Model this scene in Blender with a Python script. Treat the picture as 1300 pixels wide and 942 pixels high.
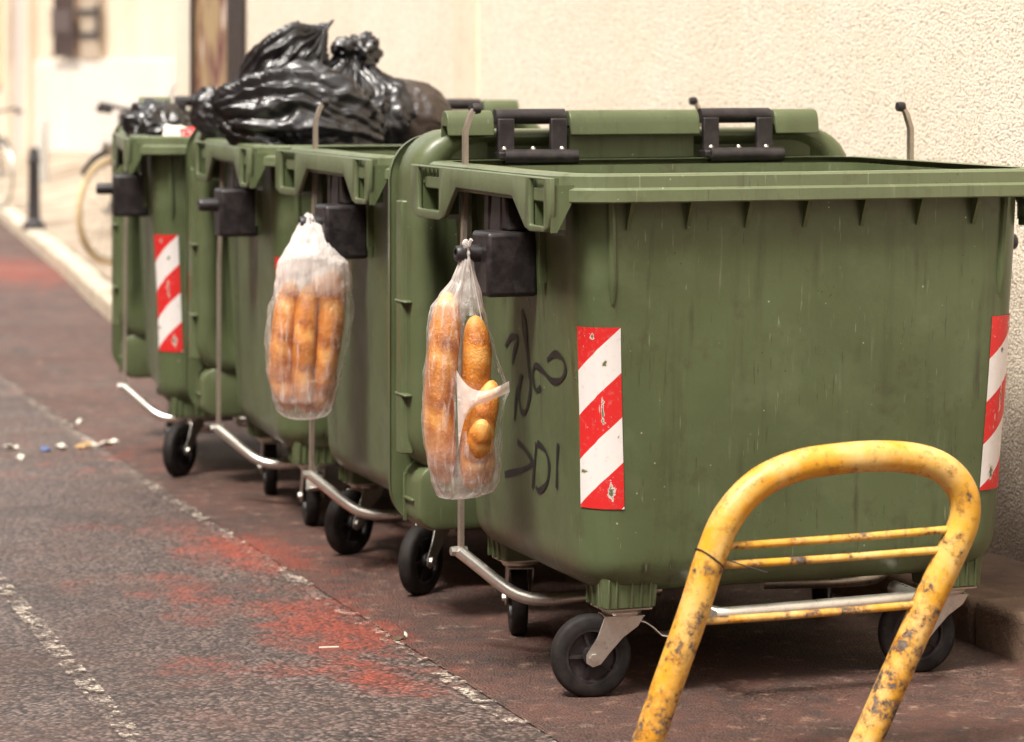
import bpy, bmesh, math, random
from mathutils import Vector, Matrix, noise
from math import sin, cos, pi, radians, sqrt, atan2, exp

random.seed(7)
for o in list(bpy.data.objects): bpy.data.objects.remove(o)
S = bpy.context.scene
COL = S.collection

# ------------------------------------------------------------------ camera
F = 3740.0                      # focal length in pixels of the 1300 px wide photograph
cam_d = bpy.data.cameras.new('camera'); cam = bpy.data.objects.new('camera', cam_d); COL.objects.link(cam)
HC = 1.54; cam.location = (0, 0, HC); cam.rotation_euler = (radians(90), 0, 0)
cam_d.sensor_width = 36; cam_d.lens = F / 1300 * 36
cam_d.shift_y = -383 / 1300
cam_d.clip_start = 0.1; cam_d.clip_end = 2000
cam_d.dof.use_dof = True; cam_d.dof.focus_distance = 7.3; cam_d.dof.aperture_fstop = 3.4
S.camera = cam

# ------------------------------------------------------------------ sky and sun (bright overcast)
SUN_EL, SUN_AZ = radians(58), radians(214)      # azimuth measured clockwise from +Y
w = bpy.data.worlds.new('World'); S.world = w; w.use_nodes = True
nt = w.node_tree; nt.nodes.clear()
sky = nt.nodes.new('ShaderNodeTexSky'); sky.sky_type = 'NISHITA'; sky.sun_disc = False
sky.sun_elevation = SUN_EL; sky.sun_rotation = SUN_AZ; sky.dust_density = 4; sky.air_density = 1.5
hs = nt.nodes.new('ShaderNodeHueSaturation'); hs.inputs['Saturation'].default_value = 0.25
mx = nt.nodes.new('ShaderNodeMix'); mx.data_type = 'RGBA'; mx.blend_type = 'MULTIPLY'; mx.inputs[0].default_value = 1
mx.inputs[7].default_value = (1.0, 0.955, 0.90, 1)
bg = nt.nodes.new('ShaderNodeBackground'); bg.inputs[1].default_value = 0.10
out = nt.nodes.new('ShaderNodeOutputWorld')
nt.links.new(sky.outputs[0], hs.inputs['Color']); nt.links.new(hs.outputs[0], mx.inputs[6])
nt.links.new(mx.outputs[2], bg.inputs[0]); nt.links.new(bg.outputs[0], out.inputs[0])
sd = bpy.data.lights.new('sun', 'SUN'); sd.energy = 1.5; sd.angle = radians(14); sd.color = (1, 0.95, 0.87)
sun = bpy.data.objects.new('sun', sd); COL.objects.link(sun)
sdir = Vector((sin(SUN_AZ) * cos(SUN_EL), cos(SUN_AZ) * cos(SUN_EL), sin(SUN_EL)))
sun.rotation_euler = sdir.to_track_quat('Z', 'Y').to_euler(); sun.location = sdir * 20
vs = S.view_settings; vs.view_transform = 'Standard'; vs.look = 'None'; vs.exposure = 1.84; vs.gamma = 1
S.cycles.max_bounces = 10; S.cycles.transparent_max_bounces = 24

# ------------------------------------------------------------------ node helpers
class NT:
    def __init__(s, name):
        s.m = bpy.data.materials.new(name); s.m.use_nodes = True; s.t = s.m.node_tree; s.t.nodes.clear()
        s.o = s.n('ShaderNodeOutputMaterial')
    def n(s, typ, **kw):
        x = s.t.nodes.new(typ)
        for k, v in kw.items(): setattr(x, k, v)
        return x
    def l(s, a, b): s.t.links.new(a, b)
    def set(s, sock, v):
        if hasattr(v, 'is_linked') or hasattr(v, 'links'): s.l(v, sock)
        elif isinstance(v, (tuple, list)) and len(v) == 3 and sock.type == 'RGBA': sock.default_value = (*v, 1)
        else: sock.default_value = v
    def co(s, kind='Object', scale=(1, 1, 1), loc=(0, 0, 0)):
        c = s.n('ShaderNodeTexCoord'); m = s.n('ShaderNodeMapping'); m.inputs['Scale'].default_value = scale; m.inputs['Location'].default_value = loc
        s.l(c.outputs[kind], m.inputs[0]); return m.outputs[0]
    def noise(s, vec, scale=5, detail=4, rough=0.55, dist=0):
        x = s.n('ShaderNodeTexNoise'); s.l(vec, x.inputs['Vector']); x.inputs['Scale'].default_value = scale
        x.inputs['Detail'].default_value = detail; x.inputs['Roughness'].default_value = rough; x.inputs['Distortion'].default_value = dist
        return x.outputs['Fac']
    def vor(s, vec, scale=5, feature='F1', outp='Distance'):
        x = s.n('ShaderNodeTexVoronoi', feature=feature); s.l(vec, x.inputs['Vector']); x.inputs['Scale'].default_value = scale
        return x.outputs[outp]
    def ramp(s, f, a, b, lo=0.0, hi=1.0):
        x = s.n('ShaderNodeMapRange'); x.inputs[1].default_value = a; x.inputs[2].default_value = b
        x.inputs[3].default_value = lo; x.inputs[4].default_value = hi; s.l(f, x.inputs[0]); return x.outputs[0]
    def math(s, op, a, b=0.0, c=None):
        x = s.n('ShaderNodeMath', operation=op); s.set(x.inputs[0], a); s.set(x.inputs[1], b)
        if c is not None: s.set(x.inputs[2], c)
        return x.outputs[0]
    def mix(s, f, a, b, blend='MIX'):
        x = s.n('ShaderNodeMix', data_type='RGBA', blend_type=blend); s.set(x.inputs[0], f); s.set(x.inputs[6], a); s.set(x.inputs[7], b)
        return x.outputs[2]
    def bump(s, h, dist=0.002, strength=1.0, normal=None):
        x = s.n('ShaderNodeBump'); x.inputs['Distance'].default_value = dist; x.inputs['Strength'].default_value = strength
        s.l(h, x.inputs['Height'])
        if normal is not None: s.l(normal, x.inputs['Normal'])
        return x.outputs[0]
    def bsdf(s, color, rough=0.5, metal=0.0, normal=None, spec=0.5, link=True, **kw):
        b = s.n('ShaderNodeBsdfPrincipled'); s.set(b.inputs['Base Color'], color); s.set(b.inputs['Roughness'], rough)
        s.set(b.inputs['Metallic'], metal); b.inputs['Specular IOR Level'].default_value = spec
        if normal is not None: s.l(normal, b.inputs['Normal'])
        for k, v in kw.items(): s.set(b.inputs[k.replace('_', ' ')], v)
        if link: s.l(b.outputs[0], s.o.inputs[0])
        return b.outputs[0]

def simple(name, col, rough=0.5, metal=0.0, var=0.15, scale=20, bump=0.0, spec=0.5):
    m = NT(name); c = m.co(); n = m.noise(c, scale, 5)
    k = m.ramp(n, 0.3, 0.7, 1 - var, 1 + var)
    colr = m.mix(1.0, col, m_comb(m, k), 'MULTIPLY')
    nb = m.bump(n, bump) if bump else None
    m.bsdf(colr, m.ramp(n, 0.3, 0.7, max(0.03, rough - 0.08), rough + 0.08), metal, nb, spec)
    return m.m
def m_comb(m, k):
    x = m.n('ShaderNodeCombineColor')
    for i in range(3): m.l(k, x.inputs[i])
    return x.outputs[0]

# ---- green plastic of the bins: faded, dusty, with drips, scuffs and scratches
def green_mat(name, base, dirt_amt=1.0, off=0.0):
    m = NT(name); c = m.co(loc=(off, off * 0.7, 0))
    big = m.noise(c, 2.2, 3)
    col = m.mix(m.ramp(big, 0.3, 0.7), tuple(x * 0.86 for x in base), tuple(x * 1.12 for x in base))
    # faded, chalky patches
    fade = m.noise(c, 5.5, 6, 0.65)
    col = m.mix(m.ramp(fade, 0.52, 0.8, 0, 0.16 * dirt_amt), col, (0.30, 0.33, 0.20))
    # vertical drips
    cd = m.co(scale=(26, 26, 1.6), loc=(off, 0, off))
    dr = m.noise(cd, 1.0, 4, 0.6)
    gate = m.noise(c, 3.1, 3)
    d1 = m.math('MULTIPLY', m.ramp(dr, 0.57, 0.70), m.ramp(gate, 0.44, 0.60))
    col = m.mix(m.math('MULTIPLY', d1, 0.8 * dirt_amt), col, (0.045, 0.040, 0.026))
    cd2 = m.co(scale=(40, 40, 2.6), loc=(off + 3, 2, 1))
    dr2 = m.noise(cd2, 1.0, 3, 0.6)
    d2 = m.math('MULTIPLY', m.ramp(dr2, 0.64, 0.74), m.ramp(gate, 0.55, 0.42))
    col = m.mix(m.math('MULTIPLY', d2, 0.22 * dirt_amt), col, (0.36, 0.38, 0.26))
    # grime blotches
    gr = m.noise(m.co(loc=(off + 9, 1, 2)), 11, 7, 0.7)
    col = m.mix(m.ramp(gr, 0.56, 0.72, 0, 0.55 * dirt_amt), col, (0.06, 0.052, 0.03))
    # specks
    sp = m.vor(m.co(loc=(off, 4, 0)), 38)
    spg = m.noise(c, 8, 2)
    sk = m.math('MULTIPLY', m.ramp(sp, 0.10, 0.06), m.ramp(spg, 0.55, 0.62))
    col = m.mix(m.math('MULTIPLY', sk, 0.8), col, (0.05, 0.035, 0.025))
    sp2 = m.vor(m.co(loc=(off + 5, 2, 6)), 24)
    sk2 = m.math('MULTIPLY', m.ramp(sp2, 0.07, 0.04), m.ramp(spg, 0.5, 0.42))
    col = m.mix(m.math('MULTIPLY', sk2, 0.8), col, (0.42, 0.42, 0.34))
    # fine slanted scratches
    cs = m.n('ShaderNodeMapping'); cs.inputs['Rotation'].default_value = (0.2, 0.5, 0.3); cs.inputs['Scale'].default_value = (90, 90, 3)
    tc = m.n('ShaderNodeTexCoord'); m.l(tc.outputs['Object'], cs.inputs[0])
    sc = m.noise(cs.outputs[0], 1.0, 2, 0.5)
    scg = m.math('MULTIPLY', m.ramp(sc, 0.70, 0.74), m.ramp(m.noise(c, 4.3, 2), 0.5, 0.6))
    col = m.mix(m.math('MULTIPLY', scg, 0.35), col, (0.34, 0.36, 0.25))
    for kx, (rot, scl, th_, gs) in enumerate((((0.1, 1.25, 0.2), (120, 120, 5), 0.675, 3.3), ((0.3, -0.75, 0.1), (140, 140, 7), 0.65, 5.2), ((0.0, 0.12, 0.0), (130, 130, 4), 0.68, 2.7))):
        c3 = m.n('ShaderNodeMapping'); c3.inputs['Rotation'].default_value = rot; c3.inputs['Scale'].default_value = scl; c3.inputs['Location'].default_value = (off + kx, kx * 2, 0)
        m.l(tc.outputs['Object'], c3.inputs[0]); s3 = m.noise(c3.outputs[0], 1.0, 3, 0.6)
        g3 = m.math('MULTIPLY', m.ramp(s3, th_, th_ + 0.03), m.ramp(m.noise(m.co(loc=(kx * 3, off, 5)), gs, 3), 0.50, 0.58))
        col = m.mix(m.math('MULTIPLY', g3, 0.5 * dirt_amt), col, (0.30, 0.33, 0.22) if kx != 1 else (0.035, 0.032, 0.022))
    # smeared grime in streaks hanging from the rim
    cd4 = m.co(scale=(14, 14, 0.9), loc=(off + 8, 3, 2)); dr4 = m.noise(cd4, 1.0, 6, 0.7)
    col = m.mix(m.ramp(dr4, 0.54, 0.74, 0, 0.55 * dirt_amt), col, (0.050, 0.052, 0.028))
    fine = m.noise(c, 160, 3)
    nb = m.bump(fine, 0.0006, 0.5)
    nb = m.bump(m.noise(c, 9, 3), 0.004, 0.5, nb)
    rough = m.ramp(fade, 0.3, 0.75, 0.27, 0.50)
    m.bsdf(col, rough, 0, nb, 0.45)
    return m.m

G = (0.088, 0.112, 0.051)
GREEN = green_mat('green_plastic', G, 1.0, 0.0)
GREEN_RIM = green_mat('sun_bleached_green_plastic', (0.125, 0.150, 0.078), 0.8, 2.0)
GREEN_DK = green_mat('lid_green_plastic', (0.088, 0.108, 0.050), 0.6, 5.0)

def black_plastic():
    m = NT('black_plastic'); c = m.co(); n = m.noise(c, 30, 6, 0.7); g = m.noise(c, 220, 2)
    col = m.mix(m.ramp(n, 0.45, 0.75), (0.013, 0.010, 0.011), (0.040, 0.032, 0.031))
    m.bsdf(col, m.ramp(n, 0.3, 0.7, 0.32, 0.55), 0, m.bump(g, 0.0006, 0.7), 0.5); return m.m
BLACK = black_plastic()
def rubber():
    m = NT('tyre_rubber'); c = m.co(); n = m.noise(c, 22, 6, 0.7)
    col = m.mix(m.ramp(n, 0.4, 0.75), (0.007, 0.006, 0.006), (0.030, 0.023, 0.020))
    m.bsdf(col, 0.7, 0, m.bump(n, 0.001, 0.6), 0.3); return m.m
RUBBER = rubber()
def steel(name, col, rough, dirt):
    m = NT(name); c = m.co(); n = m.noise(c, 34, 6, 0.7); n2 = m.noise(c, 7, 4)
    cc = m.mix(m.ramp(n, 0.5, 0.78, 0, dirt), col, (0.16, 0.10, 0.06))
    cc = m.mix(m.ramp(n2, 0.45, 0.7, 0, 0.5), cc, tuple(x * 0.55 for x in col))
    m.bsdf(cc, m.ramp(n, 0.3, 0.7, rough, rough + 0.22), m.ramp(n, 0.6, 0.75, 0.95, 0.4), m.bump(n, 0.0006, 0.5)); return m.m
STEEL = steel('zinc_steel', (0.72, 0.69, 0.63), 0.24, 0.45)
STEEL2 = steel('strap_steel', (0.50, 0.43, 0.36), 0.42, 0.5)

def yellow_paint():
    m = NT('chipped_yellow_paint'); c = m.co()
    n = m.noise(c, 19, 9, 0.75); n2 = m.noise(m.co(loc=(4, 2, 7)), 5, 3); n3 = m.noise(m.co(loc=(1, 8, 3)), 42, 5, 0.7)
    col = m.mix(m.ramp(n2, 0.3, 0.7), (0.60, 0.25, 0.012), (0.66, 0.36, 0.035))
    col = m.mix(m.ramp(m.noise(c, 7, 5, 0.7), 0.44, 0.66, 0, 0.65), col, (0.72, 0.54, 0.24))
    col = m.mix(m.ramp(n3, 0.56, 0.70, 0, 0.7), col, (0.22, 0.085, 0.012))
    # chips, more of them low on the legs
    tc = m.n('ShaderNodeTexCoord'); sx = m.n('ShaderNodeSeparateXYZ'); m.l(tc.outputs['Object'], sx.inputs[0])
    low = m.ramp(sx.outputs[2], 0.72, 0.10, 0.0, 0.10)
    chip_n = m.math('ADD', n, low)
    chip = m.ramp(chip_n, 0.640, 0.650)
    col = m.mix(chip, col, m.mix(m.ramp(n3, 0.4, 0.6), (0.050, 0.035, 0.026), (0.15, 0.115, 0.095)))
    rust = m.ramp(chip_n, 0.55, 0.640)
    col = m.mix(m.math('MULTIPLY', m.math('SUBTRACT', rust, chip), 0.6), col, (0.20, 0.075, 0.02))
    h = m.math('SUBTRACT', m.math('MULTIPLY', n3, 0.3), chip)
    m.bsdf(col, m.ramp(n, 0.3, 0.7, 0.28, 0.55), 0, m.bump(h, 0.0012, 0.8), 0.5); return m.m
YELLOW = yellow_paint()

def sticker_mat(name, mirror=False):
    m = NT(name); tc = m.n('ShaderNodeTexCoord'); sx = m.n('ShaderNodeSeparateXYZ'); m.l(tc.outputs['UV'], sx.inputs[0])
    u, v = sx.outputs[0], sx.outputs[1]
    if mirror: u = m.math('SUBTRACT', 1.0, u)
    q = m.math('MULTIPLY_ADD', u, 177.0, m.math('MULTIPLY', v, 727.0))
    st = m.math('GREATER_THAN', m.math('MODULO', m.math('MULTIPLY', q, 1 / 358.0), 1.0), 0.4965)
    c = m.co(); n = m.noise(c, 26, 7, 0.7)
    col = m.mix(st, (0.62, 0.022, 0.022), (0.74, 0.70, 0.68))
    grime = m.noise(m.co(loc=(3, 3, 3)), 70, 5, 0.7)
    col = m.mix(m.ramp(grime, 0.56, 0.8, 0, 0.5), col, (0.45, 0.36, 0.30))
    sc = m.n('ShaderNodeMapping'); sc.inputs['Rotation'].default_value = (0.1, 0.35, 0); sc.inputs['Scale'].default_value = (110, 110, 9)
    m.l(tc.outputs['Object'], sc.inputs[0]); scr = m.noise(sc.outputs[0], 1, 3, 0.6)
    col = m.mix(m.ramp(scr, 0.70, 0.73, 0, 0.7), col, (0.70, 0.58, 0.52))
    peel = m.ramp(n, 0.655, 0.665); edge = m.ramp(n, 0.635, 0.645)
    dam = None
    for (cu, cv, ru, rv) in ((0.74, 0.90, 0.13, 0.075), (0.60, 0.47, 0.045, 0.13), (0.66, 0.20, 0.09, 0.035), (0.12, 0.80, 0.16, 0.022), (0.38, 0.05, 0.10, 0.03)):
        mp = m.n('ShaderNodeMapping'); mp.vector_type = 'TEXTURE'; mp.inputs['Location'].default_value = (cu, cv, 0); mp.inputs['Scale'].default_value = (ru, rv, 1); m.l(tc.outputs['UV'], mp.inputs[0])
        ln = m.n('ShaderNodeVectorMath', operation='LENGTH'); m.l(mp.outputs[0], ln.inputs[0]); v_ = m.ramp(ln.outputs['Value'], 1.0, 0.0, 0, 1)
        dam = v_ if dam is None else m.math('MAXIMUM', dam, v_)
    dn = m.math('ADD', m.math('MULTIPLY', dam, 0.42), m.noise(m.co(loc=(6, 1, 1)), 95, 5, 0.75))
    edge = m.math('MAXIMUM', edge, m.ramp(dn, 0.66, 0.68)); peel = m.math('MAXIMUM', peel, m.ramp(dn, 0.76, 0.78))
    col = m.mix(edge, col, (0.66, 0.60, 0.54)); col = m.mix(peel, col, (0.12, 0.14, 0.07))
    m.bsdf(col, 0.38, 0, m.bump(peel, 0.0006, 0.6), 0.5); return m.m
STICK_L = sticker_mat('striped_sticker_film'); STICK_R = sticker_mat('striped_sticker_film_mirrored', True)

INK = simple('black_marker_ink', (0.012, 0.010, 0.012), 0.45, var=0.3)

def bread_mat():
    m = NT('baguette_crust'); c = m.co(); at = m.n('ShaderNodeAttribute', attribute_name='bake'); bk = at.outputs['Fac']
    n = m.noise(c, 24, 5, 0.6); n2 = m.noise(m.co(loc=(2, 5, 1)), 130, 4, 0.7)
    f = m.math('ADD', m.math('MULTIPLY', n, 0.55), m.math('MULTIPLY', bk, 0.85))
    cr = m.n('ShaderNodeValToRGB'); m.l(f, cr.inputs[0]); e = cr.color_ramp.elements
    e[0].position = 0.25; e[0].color = (0.80, 0.42, 0.12, 1); e[1].position = 1.0; e[1].color = (0.26, 0.07, 0.010, 1)
    x = e.new(0.5); x.color = (0.62, 0.23, 0.033, 1); x = e.new(0.72); x.color = (0.40, 0.12, 0.015, 1)
    col = m.mix(m.ramp(n2, 0.55, 0.75, 0, 0.5), cr.outputs[0], (0.80, 0.62, 0.38))
    m.bsdf(col, 0.40, 0, m.bump(m.math('ADD', n2, m.math('MULTIPLY', n, 2.0)), 0.003, 0.9), 0.5, Subsurface_Weight=0.08, Subsurface_Scale=0.02); return m.m
BREAD = bread_mat()

def film_mat(name, lo, hi, tint):
    m = NT(name); at = m.n('ShaderNodeAttribute', attribute_name='gather')
    c = m.co(scale=(1, 1, 0.13)); n = m.noise(c, 48, 3, 0.6, 1.0); c2 = m.co(); n2 = m.noise(c2, 18, 4, 0.6, 1.2)
    lw = m.n('ShaderNodeLayerWeight'); lw.inputs[0].default_value = 0.35
    f = m.math('ADD', m.ramp(n, 0.52, 0.70, 0, 0.55), m.ramp(n2, 0.5, 0.7, 0, 0.12))  # vertical folds, with silky white highlight streaks painted into the opacity
    f = m.math('ADD', f, m.math('MULTIPLY', lw.outputs['Facing'], 0.35))
    f = m.math('ADD', f, m.math('MULTIPLY', at.outputs['Fac'], 1.0))
    f = m.n('ShaderNodeClamp').outputs[0] if False else m.ramp(f, 0.0, 1.2, lo, hi)
    nb = m.bump(m.math('ADD', n, n2), 0.007, 0.9)
    b = m.bsdf(tint, 0.28, 0, nb, 0.6, link=False)
    tl = m.n('ShaderNodeBsdfTranslucent'); m.set(tl.inputs[0], tint)
    ms = m.n('ShaderNodeMixShader'); ms.inputs[0].default_value = 0.4; m.l(b, ms.inputs[1]); m.l(tl.outputs[0], ms.inputs[2])
    tr = m.n('ShaderNodeBsdfTransparent'); mm = m.n('ShaderNodeMixShader')
    m.l(f, mm.inputs[0]); m.l(tr.outputs[0], mm.inputs[1]); m.l(ms.outputs[0], mm.inputs[2]); m.l(mm.outputs[0], m.o.inputs[0]); return m.m
FILM = film_mat('thin_white_plastic_film', 0.03, 0.85, (0.95, 0.89, 0.85))
BAND = film_mat('gathered_white_plastic_film', 0.70, 0.95, (0.96, 0.91, 0.87))

def trash_mat(name, col, rough=0.22):
    m = NT(name); c = m.co(scale=(1, 1, 1)); n = m.noise(c, 9, 5, 0.6, 1.5); n2 = m.noise(c, 30, 4, 0.6, 1.0)
    m.bsdf(col, m.ramp(n, 0.3, 0.7, rough, rough + 0.12), 0, m.bump(m.math('ADD', n, m.math('MULTIPLY', n2, 0.25)), 0.012, 0.5), 0.6, Coat_Weight=0.3, Coat_Roughness=0.15); return m.m
TRASH = trash_mat('black_bin_liner', (0.010, 0.009, 0.010), 0.27)
TRASHB = trash_mat('brown_bin_liner', (0.032, 0.020, 0.014), 0.35)
PAPER = simple('cream_paper', (0.72, 0.66, 0.55), 0.7, var=0.1, bump=0.002)
REDP = simple('red_wrapper_plastic', (0.62, 0.02, 0.02), 0.35)
BLUEP = simple('blue_wrapper', (0.08, 0.15, 0.35), 0.4)

# ---- ground
def blob_sum(m, blobs, warp):
    geo = m.n('ShaderNodeNewGeometry'); acc = None
    for (x, y, rx, ry, amp) in blobs:
        mp = m.n('ShaderNodeMapping'); mp.vector_type = 'TEXTURE'
        mp.inputs['Location'].default_value = (x, y, 0); mp.inputs['Scale'].default_value = (rx, ry, 50); mp.inputs['Rotation'].default_value = (0, 0, radians(19))
        m.l(geo.outputs['Position'], mp.inputs[0])
        ln = m.n('ShaderNodeVectorMath', operation='LENGTH'); m.l(mp.outputs[0], ln.inputs[0])
        v = m.ramp(ln.outputs['Value'], 1.0, 0.0, 0, amp)
        acc = v if acc is None else m.math('MAXIMUM', acc, v)
    return acc
RED = [(-0.62, 8.7, 0.55, 1.6, 0.5), (-1.7, 11.8, 0.9, 1.6, 0.48), (-0.85, 9.4, 0.42, 0.85, 1.0), (-0.52, 8.15, 0.36, 0.95, 1.05), (-1.25, 9.9, 0.45, 0.5, 0.6), (-3.9, 22.5, 1.2, 3.6, 1.0), (-1.3, 8.75, 0.25, 0.4, 0.45),
       (-2.6, 14.2, 0.5, 1.0, 0.5), (-0.7, 7.55, 0.4, 0.4, 0.7), (-1.75, 11.3, 0.5, 0.5, 0.55), (-0.95, 8.6, 0.30, 0.9, 0.7), (-0.35, 7.5, 0.3, 0.5, 0.9)]
def asphalt(name, base, red=True, coarse=1.0, brown=0.0):
    m = NT(name); c = m.co()
    v = m.vor(c, 95 * coarse); vc = m.vor(c, 95 * coarse, outp='Color'); n = m.noise(c, 1.3, 6, 0.6); n3 = m.noise(c, 120, 4, 0.7)
    bw = m.n('ShaderNodeRGBToBW'); m.l(vc, bw.inputs[0])
    col = m.mix(m.ramp(bw.outputs[0], 0.25, 0.8), tuple(x * 0.22 for x in base), tuple(x * 3.0 for x in base))
    col = m.mix(m.ramp(v, 0.35, 0.75, 0, 0.85), col, tuple(x * 0.22 for x in base))
    col = m.mix(m.ramp(n, 0.35, 0.7, 0, 0.45), col, tuple(x * 0.6 for x in base))
    n5 = m.noise(m.co(loc=(5, 1, 0)), 3.2, 7, 0.7)
    col = m.mix(m.ramp(n5, 0.45, 0.70, 0, 0.55), col, (0.13, 0.062, 0.045))
    n7 = m.noise(m.co(loc=(9, 2, 0)), 0.8, 5, 0.6, 1.0); col = m.mix(m.ramp(n7, 0.42, 0.62, 0, 0.5), col, tuple(x * 0.45 for x in base))
    ck = m.vor(m.co(loc=(2, 2, 0)), 0.55, 'DISTANCE_TO_EDGE'); ckn = m.math('ADD', ck, m.ramp(m.noise(c, 5, 5, 0.7), 0.3, 0.7, -0.03, 0.03))
    col = m.mix(m.ramp(m.math('ABSOLUTE', ckn), 0.004, 0.001, 0, 0.75), col, (0.018, 0.014, 0.012))
    if brown:
        col = m.mix(m.ramp(n5, 0.3, 0.62, 0, brown), col, (0.12, 0.050, 0.036))
        n6 = m.noise(m.co(loc=(2, 8, 0)), 9, 8, 0.75)
        col = m.mix(m.ramp(n6, 0.48, 0.62, 0, 0.8), col, (0.045, 0.030, 0.027))
        col = m.mix(m.ramp(m.noise(m.co(loc=(7, 3, 0)), 14, 6, 0.75), 0.56, 0.68, 0, 0.7), col, (0.34, 0.22, 0.16))
    if red:
        rb = blob_sum(m, RED, 0); rn = m.noise(m.co(loc=(1, 1, 0)), 5.0, 9, 0.78)
        k = m.math('ADD', rn, m.math('MULTIPLY', rb, 0.42))
        rm = m.math('MULTIPLY', m.ramp(k, 0.66, 0.86, 0, 0.95), m.ramp(rb, 0.0, 0.25))
        rm = m.math('MULTIPLY', rm, m.ramp(bw.outputs[0], 0.2, 0.6, 0.15, 1.0))
        col = m.mix(m.math('MULTIPLY', rm, 0.85), col, (0.30, 0.048, 0.022))
    h = m.math('SUBTRACT', m.math('MULTIPLY', n3, 0.35), v)
    m.bsdf(col, m.ramp(n, 0.3, 0.7, 0.45, 0.75), 0, m.bump(h, 0.006, 0.9), 0.5); return m.m
ASPHALT = asphalt('coarse_asphalt', (0.108, 0.078, 0.067), True, 0.85)
GUTTER = asphalt('brown_worn_asphalt', (0.072, 0.047, 0.038), True, 1.5, 0.75)
def line_mat(name, cover):
    m = NT(name); c = m.co(); n = m.noise(c, 22, 8, 0.78); n2 = m.noise(m.co(loc=(4, 4, 0)), 3, 4)
    f = m.ramp(m.math('ADD', n, m.math('MULTIPLY', n2, 0.35)), cover, cover + 0.10)
    v = m.vor(c, 100)
    f = m.math('MULTIPLY', f, m.ramp(v, 0.75, 0.4))
    b = m.bsdf(m.mix(m.ramp(n, 0.3, 0.7), (0.42, 0.34, 0.27), (0.60, 0.52, 0.43)), 0.75, 0, m.bump(v, 0.004, 0.6), 0.3, link=False)
    tr = m.n('ShaderNodeBsdfTransparent'); mm = m.n('ShaderNodeMixShader'); m.l(f, mm.inputs[0]); m.l(tr.outputs[0], mm.inputs[1]); m.l(b, mm.inputs[2])
    m.l(mm.outputs[0], m.o.inputs[0]); return m.m
LINE1 = line_mat('worn_cream_line_paint', 0.69); LINE2 = line_mat('worn_white_line_paint', 0.655)
def stone(name, a, b, scale=6, bmp=0.004):
    m = NT(name); c = m.co(); n = m.noise(c, scale, 8, 0.7); n2 = m.noise(m.co(loc=(3, 1, 2)), scale * 12, 4, 0.7)
    col = m.mix(m.ramp(n, 0.35, 0.65), a, b); col = m.mix(m.ramp(n2, 0.55, 0.8, 0, 0.4), col, tuple(x * 0.4 for x in a))
    m.bsdf(col, 0.85, 0, m.bump(m.math('ADD', n, n2), bmp, 0.8), 0.3); return m.m
KERB = stone('kerb_stone', (0.38, 0.31, 0.23), (0.60, 0.52, 0.41), 4)
KERB_DK = stone('dirty_kerb_stone', (0.13, 0.085, 0.06), (0.24, 0.16, 0.11), 5, 0.010)
PAVE = stone('pavement_slabs', (0.17, 0.125, 0.085), (0.45, 0.37, 0.28), 1.1)
PAVE_DK = stone('dirty_pavement', (0.10, 0.062, 0.045), (0.20, 0.13, 0.09), 4, 0.006)

# ---- stucco wall
def stucco():
    m = NT('cream_roughcast'); c = m.co(); v = m.vor(c, 130); n = m.noise(c, 105, 3, 0.6); big = m.noise(c, 1.2, 5, 0.6)
    n4 = m.noise(m.co(loc=(3, 3, 3)), 120, 3, 0.6)
    col = m.mix(m.ramp(big, 0.35, 0.7), (0.88, 0.80, 0.68), (0.83, 0.73, 0.59))
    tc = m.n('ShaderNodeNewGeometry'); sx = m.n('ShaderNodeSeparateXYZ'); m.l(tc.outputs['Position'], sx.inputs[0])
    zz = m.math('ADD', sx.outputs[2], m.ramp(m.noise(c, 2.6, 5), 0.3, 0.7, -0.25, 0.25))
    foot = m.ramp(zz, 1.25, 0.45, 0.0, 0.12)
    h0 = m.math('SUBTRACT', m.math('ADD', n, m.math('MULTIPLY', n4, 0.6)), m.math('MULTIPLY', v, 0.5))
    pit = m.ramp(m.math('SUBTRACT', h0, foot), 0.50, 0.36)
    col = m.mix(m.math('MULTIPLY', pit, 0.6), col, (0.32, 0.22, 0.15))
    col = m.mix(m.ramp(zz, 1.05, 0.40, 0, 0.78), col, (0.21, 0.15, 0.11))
    st = m.vor(m.co(loc=(0.3, 0.2, 0.4)), 1.9)
    col = m.mix(m.ramp(st, 0.045, 0.03, 0, 0.7), col, (0.42, 0.20, 0.04))
    m.bsdf(col, 0.9, 0, m.bump(h0, 0.0045, 1.0), 0.2); return m.m
STUCCO = stucco()
PLASTER = stone('pale_plaster', (0.50, 0.41, 0.31), (0.62, 0.53, 0.41), 0.8)
WHITE_BASE = stone('whitewashed_plinth', (0.50, 0.44, 0.385), (0.60, 0.545, 0.49), 0.7)
OCHRE = stone('ochre_plaster', (0.58, 0.42, 0.24), (0.72, 0.56, 0.36), 1.0)
DARKWOOD = simple('dark_brown_frame_paint', (0.035, 0.022, 0.018), 0.45)
IRON = simple('dark_iron', (0.03, 0.026, 0.028), 0.5)
DOORP = simple('grey_pink_door_paint', (0.45, 0.38, 0.34), 0.6)
TAUPE = simple('taupe_shutter_paint', (0.34, 0.27, 0.20), 0.6)
LPOLE = simple('pale_grey_pole_paint', (0.42, 0.40, 0.36), 0.5)
def poster():
    m = NT('faded_window_display'); c = m.co(scale=(3, 3, 1.1)); n = m.noise(c, 1.6, 3, 0.5, 0.8); n2 = m.noise(m.co(scale=(4, 4, 1.6), loc=(4, 2, 1)), 1.6, 2, 0.5)
    col = m.mix(m.ramp(n, 0.42, 0.60), (0.16, 0.045, 0.04), (0.42, 0.29, 0.14))
    col = m.mix(m.ramp(n2, 0.60, 0.66), col, (0.70, 0.58, 0.50)); m.bsdf(col, 0.25, 0, None, 0.5); return m.m
POSTER = poster()
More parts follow.
